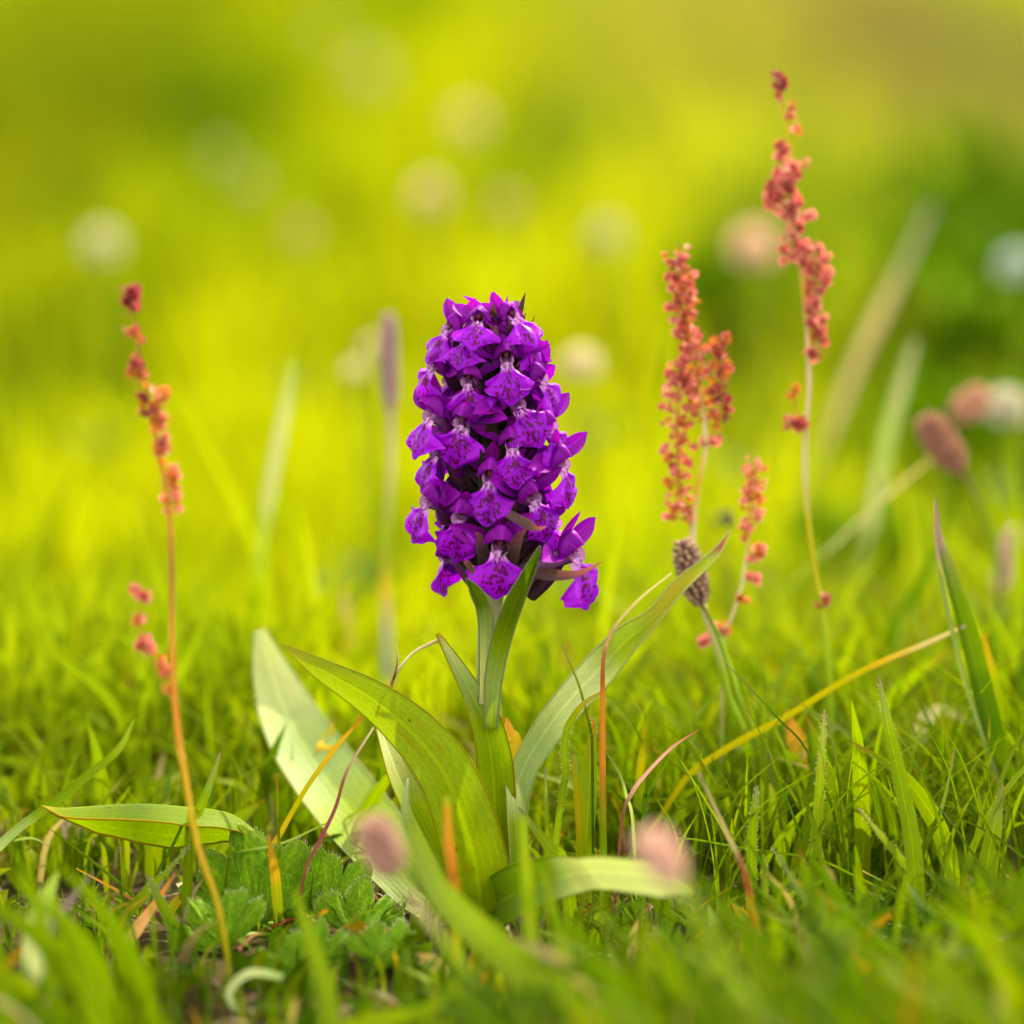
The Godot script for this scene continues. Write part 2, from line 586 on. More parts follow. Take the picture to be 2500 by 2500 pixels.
func make_orchid() -> void:
	var root := at(1200, 2165, 0.8)
	root.y = gy(root.x, root.z)
	var o := thing("orchid", "purple marsh orchid in full flower, its broad green leaves round the stem", "orchid", root)
	# stem, from the ground up through the spike
	var mb := MB.new()
	tube(mb, [root, at(1198, 2010, 0.8), at(1196, 1800, 0.8), at(1192, 1650, 0.8), at(1196, 1500, 0.8), at(1205, 1400, 0.801), at(1207, 1200, 0.801), at(1204, 960, 0.8), at(1200, 790, 0.8)],
		widths([34, 33, 31, 30, 29, 31, 42, 34, 14], 0.8), [L(0.2, 0.24, 0.03), L(0.2, 0.25, 0.04), L(0.2, 0.25, 0.06), L(0.22, 0.25, 0.1), L(0.12, 0.13, 0.05), L(0.06, 0.05, 0.04), L(0.05, 0.03, 0.04)], 40, 12)
	part("stem", mb, M.stem, o)
	# leaves
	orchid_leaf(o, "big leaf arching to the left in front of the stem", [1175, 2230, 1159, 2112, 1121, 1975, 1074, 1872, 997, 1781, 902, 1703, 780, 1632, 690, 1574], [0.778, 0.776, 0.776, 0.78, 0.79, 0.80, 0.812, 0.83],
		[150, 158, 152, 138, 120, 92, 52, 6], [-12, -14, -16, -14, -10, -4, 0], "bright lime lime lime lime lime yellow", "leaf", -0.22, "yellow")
	orchid_leaf(o, "pale glossy leaf behind the big one, sky sheen put into its colour", [1120, 2262, 1020, 2180, 940, 2085, 862, 1990, 780, 1880, 710, 1765, 662, 1645, 633, 1538], [0.80, 0.808, 0.82, 0.84, 0.855, 0.868, 0.875, 0.875],
		[60, 120, 165, 192, 196, 184, 150, 96, 30], [22, 24, 26, 26, 20, 15, 10], "deep green bright bright lime glaucous glaucous pale pale pale", "sheen", 0.2, "pale")  # sky sheen painted in as pale tones towards the tip
	orchid_leaf(o, "", [1100, 2150, 1030, 2010, 975, 1900, 938, 1800, 915, 1735], [0.79, 0.795, 0.80, 0.81, 0.82], [80, 86, 70, 40, 6], [30, 30, 30], "bright lime pale lime", "leaf", 0.35, "yellow")
	orchid_leaf(o, "upright middle leaf with a dried curled tip", [1218, 2120, 1208, 1985, 1200, 1864, 1180, 1760, 1135, 1665, 1088, 1582, 1068, 1548], [0.795, 0.792, 0.79, 0.79, 0.794, 0.80, 0.803],
		[95, 100, 98, 80, 46, 20, 8], [20, 24, 24, 20, 10], "bright lime bright bright glaucous pale gold", "leaf", 0.4, "yellow")
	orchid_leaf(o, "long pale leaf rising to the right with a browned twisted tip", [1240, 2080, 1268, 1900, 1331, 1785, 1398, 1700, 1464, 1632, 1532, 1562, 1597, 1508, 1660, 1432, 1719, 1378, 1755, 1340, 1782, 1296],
		[0.8, 0.805, 0.81, 0.812, 0.815, 0.815, 0.815, 0.818, 0.822, 0.826, 0.83], [70, 66, 80, 84, 86, 74, 46, 40, 28, 18, 3], [18, 20, 16, 6, -18, -34, -20, -10, 0], "bright glaucous glaucous pale pale lime lime yellow yellow lime rust orange", "sheen", 0.3, "pale", 0.05)  # the sheen on this leaf is painted in by its pale tones
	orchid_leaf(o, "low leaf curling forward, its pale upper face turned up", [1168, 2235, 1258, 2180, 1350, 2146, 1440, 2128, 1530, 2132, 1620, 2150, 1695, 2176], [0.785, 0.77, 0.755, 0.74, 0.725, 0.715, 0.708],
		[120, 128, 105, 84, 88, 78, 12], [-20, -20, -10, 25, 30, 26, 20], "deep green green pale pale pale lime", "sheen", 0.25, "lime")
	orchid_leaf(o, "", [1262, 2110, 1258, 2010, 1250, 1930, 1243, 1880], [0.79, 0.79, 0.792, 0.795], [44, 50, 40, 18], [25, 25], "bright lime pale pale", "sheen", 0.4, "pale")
	# dried thread on the tip of the middle leaf
	mb = MB.new()
	tube(mb, [at(1082, 1560, 0.802), at(1060, 1567, 0.803), at(1010, 1593, 0.804), at(975, 1632, 0.803), at(958, 1664, 0.802), at(955, 1690, 0.80)], widths([5, 5, 3.5, 3, 4, 2], 0.8), cols("gold tan straw brown rust"), 24, 6)
	tube(mb, [at(962, 1655, 0.802), at(970, 1615, 0.799), at(966, 1568, 0.797)], widths([3, 3, 1], 0.8), cols("brown straw"), 8, 5)
	part("withered_tip", mb, M.dry, o)
	# leafy sheaths that clasp the stem under the spike
	orchid_leaf(o, "", [1200, 1780, 1206, 1660, 1226, 1560, 1258, 1470, 1296, 1390, 1319, 1332], [0.788, 0.787, 0.786, 0.784, 0.782, 0.782], [30, 44, 50, 46, 28, 3], [10, 12, 15, 20], "bright glaucous bright green green deep deep", "leaf", -0.3, "grey")
	orchid_leaf(o, "", [1180, 1720, 1184, 1600, 1182, 1500, 1162, 1448, 1138, 1412], [0.79, 0.789, 0.787, 0.786, 0.786], [28, 34, 38, 32, 3], [-20, -15, -10], "pale pale glaucous green green deep", "leaf", -0.35, "grey")
	# bracts: narrow dark leaves among the flowers
	var dark := [L(0.06, 0.07, 0.02), L(0.05, 0.045, 0.025), L(0.06, 0.02, 0.045)]
	for k in 80:
		var y := lerpf(800.0, 1420.0, float(k) / 80.0)
		var a := k * 2.4
		var base := at(axis_px(y), y + 25, 0.8) + Vector3(sin(a), 0, cos(a)) * 0.0018
		var out := Vector3(sin(a), 0.9, cos(a)).normalized()
		var ln := rnd(0.009, 0.0125)
		mb = MB.new()
		ribbon(mb, [base, base + out * ln * 0.5, base + out * ln * 0.9 + Vector3(0, 0.002, 0)], [0.0018, 0.0032, 0.0021, 0.0002], Vector3(sin(a), -0.3, cos(a)).normalized(), dark, 7, 0.4)
		part("bract", mb, M.leaf, o)
	for q in [[1292, 1398, 1345, 1405, 1410, 1402, 1469, 1372, 0.789, 26], [1240, 1255, 1285, 1280, 1310, 1292, 1334, 1286, 0.784, 22], [1156, 1400, 1146, 1385, 1138, 1372, 1134, 1378, 0.786, 15], [1275, 1400, 1295, 1370, 1318, 1350, 1338, 1346, 0.796, 24], [1242, 1390, 1252, 1350, 1268, 1310, 1286, 1290, 0.792, 30], [1180, 1380, 1176, 1340, 1168, 1310, 1160, 1300, 0.792, 26]]:
		mb = MB.new()
		ribbon(mb, [at(q[0], q[1], q[8] + 0.003), at(q[2], q[3], q[8]), at(q[4], q[5], q[8] - 0.001), at(q[6], q[7], q[8] - 0.002)], [px(q[9], 0.8), px(q[9] * 1.2, 0.8), px(q[9] * 0.7, 0.8), 0.0002], Vector3(0.1, 0.5, 1).normalized(), [L(0.12, 0.06, 0.1), L(0.08, 0.05, 0.05), L(0.2, 0.06, 0.12), L(0.3, 0.1, 0.1)], 14, 0.35)
		part("bract", mb, M.leaf, o)
	# flowers: x, y of the mouth, the way it faces round the stem, pitch, roll, size
	make_flowers()
	for q in [[1236, 874, 10, 4, 2, 1.0], [1145, 926, -20, 2, -2, 1.0], [1259, 984, 24, 0, 20, 1.0], [1132, 1027, -22, 0, -2, 1.02], [1248, 1084, 14, 0, 8, 1.02], [1196, 1164, -4, 0, -3, 1.05], [1124, 1258, -22, -12, -8, 1.05], [1219, 1332, 4, 0, -5, 1.05],
			[1297, 1212, 44, 0, 16, 1.02], [1370, 1130, 66, 0, 18, 1.1], [1340, 1040, 58, 4, 16, 1.0], [1064, 890, -62, 4, -22, 0.95], [1056, 1010, -66, 16, -10, 1.0], [1070, 1098, -56, 4, -18, 1.0], [1048, 1222, -62, 0, -26, 1.05],
			[1100, 802, -54, 22, -20, 0.85], [1142, 826, -28, 24, -8, 0.82], [1278, 815, 46, 16, 16, 0.86], [1317, 922, 58, 6, 18, 0.95], [1398, 1350, 56, 0, 6, 1.25], [1092, 1352, -125, 0, 0, 0.95], [1350, 1268, 118, 0, 0, 1.0], [1168, 780, -18, 40, -10, 0.8], [1250, 772, 30, 40, 14, 0.85], [1210, 768, 170, 30, 0, 0.8]]:
		flower(o, q[0], q[1], q[2] + rnd(-8, 8), q[3] + rnd(-6, 8), q[4] + rnd(-9, 9), q[5] * rnd(0.94, 1.10))
	for k in 26:
		var y := lerpf(815.0, 1345.0, float(k) / 25.0)
		var az := 92.0 + fposmod(k * 67.0, 176.0)
		flower(o, axis_px(y) + sin(deg_to_rad(az)) * 118.0 * smoothstep(700.0, 950.0, y), y, az, 6, rnd(-8, 8), 0.95, 0.0092)
	mb = MB.new()
	tube(mb, [at(1222, 1412, 0.8), at(1290, 1392, 0.797), at(1350, 1368, 0.796), at(1392, 1352, 0.796)], widths([15, 22, 20, 14], 0.8), [L(0.2, 0.1, 0.16), L(0.42, 0.16, 0.45)], 14, 10)
	part("ovary", mb, M.petal, o)
	# unopened buds at the top
	for q in [[1197, 790, 0.797, 34, -0.1], [1214, 802, 0.795, 36, 0.35], [1186, 806, 0.794, 30, -0.5], [1232, 812, 0.797, 34, 0.6], [1206, 824, 0.792, 32, 0.1], [1170, 820, 0.796, 30, -0.7], [1214, 780, 0.801, 30, 0.2]]:
		mb = MB.new()
		var b := axes(Vector3(q[4], 1, 0.25))
		ball(mb, at(q[0], q[1], q[2]), b.scaled_local(Vector3(0.0011, px(q[3], 0.8), 0.0012)), L(0.14, 0.05, 0.1), L(0.3, 0.07, 0.12), 7, 8)
		part("bud", mb, M.petal, o)

# ---------------------------------------------------------------- sorrel
var fruits := []
func make_fruits() -> void:
	for k in 4:
		var mb := MB.new()
		var rim: Color = [L(0.50, 0.04, 0.09), L(0.62, 0.15, 0.17), L(0.55, 0.10, 0.03), L(0.30, 0.02, 0.05)][k]
		var heart: Color = [L(0.16, 0.09, 0.015), L(0.4, 0.12, 0.06), L(0.3, 0.18, 0.015), L(0.12, 0.02, 0.02)][k]
		for w in 3:
			var a := TAU * w / 3.0
			var dirx := Vector3(cos(a), 0, sin(a))
			var mid := mb.vert(Vector3(0, 0, 0), heart)
			var n := 9
			for j in n + 1:
				var t := PI * j / n - PI / 2
				var r := 1.25 + 0.2 * sin(t * 2.0)
				mb.vert(dirx * cos(t) * r * 0.6 + Vector3(0, sin(t) * r * 0.55, 0), heart.lerp(rim, 0.4))
			for j in n + 1:
				var t := PI * j / n - PI / 2
				var r := 1.25 + 0.2 * sin(t * 2.0)
				mb.vert(dirx * cos(t) * r + Vector3(0, sin(t) * r, 0) + dirx.cross(Vector3.UP) * 0.25 * cos(t * 3.0), rim)
			for j in n:
				mb.tri(mid, mid + 1 + j, mid + 2 + j)
				mb.quad(mid + 1 + j, mid + n + 2 + j, mid + n + 3 + j, mid + 2 + j)
		ball(mb, Vector3.ZERO, Basis.from_scale(Vector3(0.32, 0.75, 0.32)), heart, heart, 4, 6)
		tube(mb, [Vector3(0, -0.8, 0), Vector3(0.1, -2.0, 0.05), Vector3(0, -3.6, 0)], [0.1, 0.08], [heart, rim], 3, 4)
		fruits.append(scaled(mb, 0.001).done())

func sorrel(label: String, e: float, stems: Array, heads: Array, look: String) -> void:
	var d := near(e)
	var p0: Array = stems[0][0]
	var root := ground_below(at(p0[0], p0[1], d))
	var o := thing("sorrel", label, "sorrel", root, "sorrel stems with red fruits")
	for k in stems.size():
		var pts := pix(stems[k][0], d, d)
		if k == 0:
			pts.push_front(root - Vector3(0, 0.002, 0))
		var mb := MB.new()
		tube(mb, pts, widths(stems[k][1], d * 0.85), cols(look if k == 0 else stems[k][2]), pts.size() * 5, 8)
		part("stem" if k == 0 else "branch", mb, M.stem, o)
	for h in heads:   # x0, y0, x1, y1, count, spread, size, first kind, kinds
		for k in int(h[4] * 1.6):
			var t: float = (k + rng.randf()) / (h[4] * 1.6)
			var a := rnd(0, TAU)
			var spread: float = px(h[5] * 1.25, d) * sqrt(rng.randf())
			var mid := at(lerpf(h[0], h[2], t), lerpf(h[1], h[3], t), d)
			var out := Vector3(cos(a), rnd(-0.5, 0.3), sin(a))
			var c := mid + out * spread
			var f := MeshInstance3D.new()
			f.name = "fruit"
			f.mesh = fruits[(h[7] + rng.randi() % int(h[8])) % 4]
			f.material_override = M.fruit
			f.position = c - root
			f.basis = axes(out + Vector3(rnd(-0.4, 0.4), rnd(-0.5, 0.5), rnd(-0.4, 0.4)), rnd(0, 6)).scaled_local(Vector3.ONE * h[6] * 0.68 * rnd(0.6, 1.25))
			o.add_child(f, true)

# ---------------------------------------------------------------- seed heads and clovers
func seed_head(label: String, e: float, x0: float, y0: float, x1: float, y1: float, w: float, stem: Array, sw: Array, look: String, ca: Color, cb: Color, called := "plantain", category := "plantain", group := "plantain seed heads") -> void:
	var d := near(e)
	var a := at(x1, y1, d)
	var b := at(x0, y0, d)
	var pts := pix(stem, d, d)
	var root := ground_below(pts[0])
	pts.push_front(root - Vector3(0, 0.002, 0))
	pts.append(a)
	var o := thing(called, label, category, root, group)
	var mb := MB.new()
	tube(mb, pts, widths(sw, d), cols(look), pts.size() * 5, 8)
	part("stem", mb, M.stem, o)
	mb = MB.new()
	var r := px(w * 0.5, d)
	var ln := (b - a).length()
	var ax := axes(b - a)
	ball(mb, (a + b) * 0.5, ax.scaled_local(Vector3(r * 0.8, ln * 0.5, r * 0.8)), cb * 0.7, cb * 0.8, 10, 10)
	var rows := int(ln / 0.0011)
	for i in rows:
		var t := (i + 0.5) / rows
		var rr := r * sqrt(maxf(0.08, 1.0 - pow(absf(t * 2.0 - 1.0), 3.0))) * 0.92
		var n := maxi(5, int(TAU * rr / 0.0014))
		for j in n:
			var an := TAU * (j + 0.5 * (i % 2)) / n + rnd(-0.15, 0.15)
			var outw := ax * Vector3(cos(an), 0, sin(an))
			var q := a + (b - a) * t + outw * rr
			ball(mb, q, axes(outw + ax.y * 0.8, rnd(0, 6)).scaled_local(Vector3(0.0006, 0.0010, 0.0006)), cb.lerp(ca, rng.randf() * 0.5), ca.lerp(cb, rng.randf() * 0.7), 3, 5)
	var h := part("seed_spike", mb, M.seed, o)
	h.set_meta("kind", "stuff")

func clover(label: String, x: float, y: float, high: float, big: float, ca: Color, cb: Color, group := "pale clover heads far out of focus") -> void:
	var size := big * 0.6
	var d := reach(y, high)
	var c := at(x, y, d)
	var root := ground_below(c)
	var o := thing("clover_flower", label, "clover", root, group)
	var mb := MB.new()
	tube(mb, [root - Vector3(0, 0.002, 0), root.lerp(c, 0.5) + Vector3(0.003, 0, 0.002), c], [0.0009, 0.0008, 0.0007], cols("green bright"), 8, 6)
	part("stem", mb, M.stem, o)
	mb = MB.new()
	ball(mb, c, Basis.from_scale(Vector3.ONE * size * 0.55), cb, ca, 6, 8)
	for k in 70:
		var h := 1.0 - 1.75 * (k + 0.5) / 70.0
		var an := k * 2.39996
		var q := Vector3(cos(an) * sqrt(maxf(0, 1 - h * h)), h, sin(an) * sqrt(maxf(0, 1 - h * h)))
		ball(mb, c + q * size * 0.7, axes(q + Vector3(0, 0.35, 0)).scaled_local(Vector3(size * 0.1, size * 0.34, size * 0.1)), cb, ca.lerp(cb, rng.randf() * 0.4), 4, 5)
	var f := part("florets", mb, M.floret, o)
	f.set_meta("kind", "stuff")
	# three leaflets low on the stem
	for k in 3:
		mb = MB.new()
		var an := k * TAU / 3.0 + x
		var dir := Vector3(cos(an), 0.5, sin(an)).normalized()
		var q := root.lerp(c, 0.35)
		ribbon(mb, [q, q + dir * 0.007, q + dir * 0.014], [0.002, 0.010, 0.011, 0.002], Vector3(0, 1, 0.1), cols("deep green"), 6, 0.2)
		part("leaflet", mb, M.leaf, o)

# A leaf whose rounded lobes spread like a hand.
func lobed_leaf(o: Node3D, base: Vector3, tip: Vector3, face: Vector3, lobes: int, spread: float, root: Vector3) -> void:
	var mb := MB.new()
	var y := (tip - base)
	var size := y.length()
	y = y.normalized()
	var x := y.cross(face).normalized()
	var z := x.cross(y)
	var n := 96
	var rings := 9
	var ph := rnd(0, 6)
	var centre := mb.vert(base, L(0.09, 0.16, 0.01))
	for r in rings:
		var f := float(r + 1) / rings
		for j in n + 1:
			var t := float(j) / n * 2.0 - 1.0
			var a := t * spread
			var k := fposmod((t * 0.5 + 0.5) * lobes, 1.0) * 2.0 - 1.0
			var lobe := 0.66 + 0.34 * pow(maxf(0.0, 1.0 - pow(absf(k), 3.0)), 0.5) + 0.05 * sin(t * 9.0 + ph)
			var tooth := 1.0 + 0.10 * absf(sin((t * 0.5 + 0.5) * lobes * PI * 1.5 + 0.4)) * minf(1.0, lobe * 1.2)
			var rad := size * f * lerpf(1.0, lobe * tooth, smoothstep(0.2, 1.0, f)) * (1.0 - 0.18 * t * t)
			var lift := size * (0.10 * sin(a * 3.0 + ph) * f * f + 0.05 * cos(k * 3.0) * f + 0.05 * speck.get_noise_2d(a * 130.0, f * 110.0 + ph * 50.0))
			var vein := exp(-pow(k * 9.0, 2.0)) + 0.7 * exp(-pow(fposmod(f * 5.0 + absf(k) * 2.2, 1.0) * 7.0 - 1.0, 2.0))
			var col := L(0.085, 0.185, 0.004).lerp(L(0.18, 0.29, 0.01), clampf(vein, 0, 1) * 0.5)
			if r == rings - 1: col = L(0.15, 0.23, 0.02)
			mb.vert(base + x * sin(a) * rad + y * cos(a) * rad + z * lift, col, Vector2(t, f))
	for j in n:
		mb.tri(centre, centre + 1 + j, centre + 2 + j)
	for r in rings - 1:
		for j in n:
			var a := centre + 1 + r * (n + 1) + j
			mb.quad(a, a + n + 1, a + n + 2, a + 1)
	for j in 170:      # short hairs along the margin
		var i := centre + 1 + (rings - 1) * (n + 1) + rng.randi() % n
		var p := mb.v[i]
		var out := (p - base).normalized() + Vector3(rnd(-0.5, 0.5), rnd(-0.5, 0.5), rnd(-0.5, 0.5))
		var k := mb.vert(p - x * 0.000028, C.pale)
		mb.vert(p + x * 0.000028, C.pale)
		mb.vert(p + out * 0.0008, C.white)
		mb.tri(k, k + 1, k + 2)
	part("leaf", mb, M.lobed, o)
	mb = MB.new()
	tube(mb, [root, root.lerp(base, 0.6) + Vector3(0, 0.002, 0), base], [0.0007, 0.0006, 0.0005], cols("green bright"), 8, 6)
	part("leaf_stalk", mb, M.stem, o)

func leafy_plant(label: String, x: float, y: float, high: float, n: int, width: float, look: String, called := "broad_leaved_plant") -> void:
	var d := reach(y, high * 0.6 - 0.045)
	var root := ground_below(at(x, y, d))
	var o := thing(called, label, "plant", root, "dark leafy plants in the meadow")
	for k in n:
		var a := k * 2.4 + x
		var out := Vector3(cos(a), 0, sin(a))
		var h := (high + 0.025) * rnd(0.55, 1.1)
		var rch := high * rnd(0.25, 0.7)
		var mb := MB.new()
		ribbon(mb, [root + out * 0.004, root + out * rch * 0.45 + Vector3(0, h * 0.65, 0), root + out * rch + Vector3(0, h, 0), root + out * rch * 1.5 + Vector3(0, h * 0.9, 0)], [width * 0.2, width * 0.8, width, width * 0.7, 0.001], (out * 0.6 + Vector3(0, 0.7, 0.4)).normalized(), cols(look), 10, 0.25)
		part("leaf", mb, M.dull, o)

# ---------------------------------------------------------------- ground and turf
var tints := []
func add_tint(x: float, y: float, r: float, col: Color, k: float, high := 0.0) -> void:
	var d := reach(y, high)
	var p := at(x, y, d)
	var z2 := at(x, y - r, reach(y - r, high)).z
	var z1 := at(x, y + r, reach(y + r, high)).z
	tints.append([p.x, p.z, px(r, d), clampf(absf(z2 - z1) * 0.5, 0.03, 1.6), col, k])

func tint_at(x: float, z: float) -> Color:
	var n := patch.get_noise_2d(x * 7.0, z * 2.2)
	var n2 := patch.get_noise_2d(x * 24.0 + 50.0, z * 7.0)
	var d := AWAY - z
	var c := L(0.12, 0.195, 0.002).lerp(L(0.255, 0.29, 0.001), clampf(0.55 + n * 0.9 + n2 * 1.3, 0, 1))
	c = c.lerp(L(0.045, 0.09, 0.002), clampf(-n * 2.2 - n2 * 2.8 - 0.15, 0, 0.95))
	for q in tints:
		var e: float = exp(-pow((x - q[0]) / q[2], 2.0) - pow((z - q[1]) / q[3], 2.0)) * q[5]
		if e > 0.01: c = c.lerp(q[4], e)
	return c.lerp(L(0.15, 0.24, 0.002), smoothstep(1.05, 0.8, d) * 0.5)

func spaced(a: float, b: float, n: int, bow: float) -> Array:
	var out := []
	for i in n + 1:
		var t := float(i) / n * 2.0 - 1.0
		var s := signf(t) * pow(absf(t), bow)
		out.append(lerpf(a, b, s * 0.5 + 0.5))
	return out

func make_ground() -> void:
	var mb := MB.new()
	var xs := spaced(-70, 70, 110, 3.4)
	var zs := []
	for i in 150:
		zs.append(AWAY + 1.2 - 0.02 * i - 0.0000000009 * pow(float(i), 4.95) - maxf(0.0, i - 120.0) * 0.7)
	zs.push_front(AWAY + 8.0)
	zs.push_front(AWAY + 40.0)
	for z in zs:
		for x in xs:
			var d: float = AWAY - z
			var soil := L(0.022, 0.017, 0.008).lerp(L(0.05, 0.036, 0.016), clampf(0.5 + speck.get_noise_2d(x * 900.0, z * 900.0), 0, 1))
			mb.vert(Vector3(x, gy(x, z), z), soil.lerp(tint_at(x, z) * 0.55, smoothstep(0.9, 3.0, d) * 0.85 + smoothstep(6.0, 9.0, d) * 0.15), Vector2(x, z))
	for i in zs.size() - 1:
		for j in xs.size() - 1:
			var a := i * xs.size() + j
			mb.quad(a, a + xs.size(), a + xs.size() + 1, a + 1)
	whole("ground", mb, M.soil, "dark damp soil under the meadow grass", "ground", Vector3.ZERO, "", "structure")

func tuft(n: int, high: float, wide: float, width: float, segs: int) -> MB:
	var mb := MB.new()
	for k in n:
		var a := rnd(0, TAU)
		var base := Vector3(cos(a), 0, sin(a)) * wide * sqrt(rng.randf())
		var lean := Vector3(rnd(-1, 1), 0, rnd(-1, 1)) * 0.38
		var h := high * rnd(0.5, 1.1)
		var mid := base + Vector3(0, h * 0.55, 0) + lean * h * 0.35
		var tip := base + Vector3(0, h * rnd(0.8, 1.0), 0) + lean * h * rnd(0.8, 1.4)
		var v := rnd(0.7, 1.25)
		var warm := rnd(-0.12, 0.2)
		var c := L(v * (1.0 + warm), v, v)
		if rng.randf() < 0.05: c = L(2.0, 1.3, 6.0)
		var face := Vector3(rnd(-1, 1), 0.3, rnd(-1, 1)).normalized()
		ribbon(mb, [base - Vector3(0, 0.004, 0), mid, tip], [width * 0.7, width, width * 0.75, 0.0002], face, [c * 0.8, c, c * 1.1], segs, 0.25)
	return mb

func scatter(called: String, label: String, meshes: Array, mat: Material, d0: float, d1: float, gap: float, side: float, extra: float, lo: float, hi: float) -> void:
	var lists := []
	for m in meshes: lists.append([])
	var d := d0
	while d < d1:
		var g := gap * lerpf(1.0, 2.2, clampf((d - d0) / (d1 - d0), 0, 1))
		var x := -(side * d + extra)
		while x < side * d + extra:
			var p := Vector3(x + rnd(-g, g) * 0.6, 0, AWAY - d + rnd(-g, g) * 0.6)
			p.y = gy(p.x, p.z)
			var s := rnd(lo, hi) * (1.0 + 0.35 * patch.get_noise_2d(p.x * 6.0, p.z * 6.0 + 90.0))
			var b := Basis.from_euler(Vector3(rnd(-0.12, 0.12), rnd(0, TAU), rnd(-0.12, 0.12))).scaled_local(Vector3(s * 0.9, s, s * 0.9))
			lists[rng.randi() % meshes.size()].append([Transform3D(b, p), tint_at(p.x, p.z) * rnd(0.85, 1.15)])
			x += g
		d += g
	for k in meshes.size():
		var mm := MultiMesh.new()
		mm.transform_format = MultiMesh.TRANSFORM_3D
		mm.use_colors = true
		mm.mesh = meshes[k]
		mm.instance_count = lists[k].size()
		for i in lists[k].size():
			mm.set_instance_transform(i, lists[k][i][0])
			mm.set_instance_color(i, lists[k][i][1])
		var o := MultiMeshInstance3D.new()
		o.name = numbered(called)
		o.multimesh = mm
		o.material_override = mat
		add_child(o)
		tag(o, label, "grass", called.replace("_", " "), "stuff")

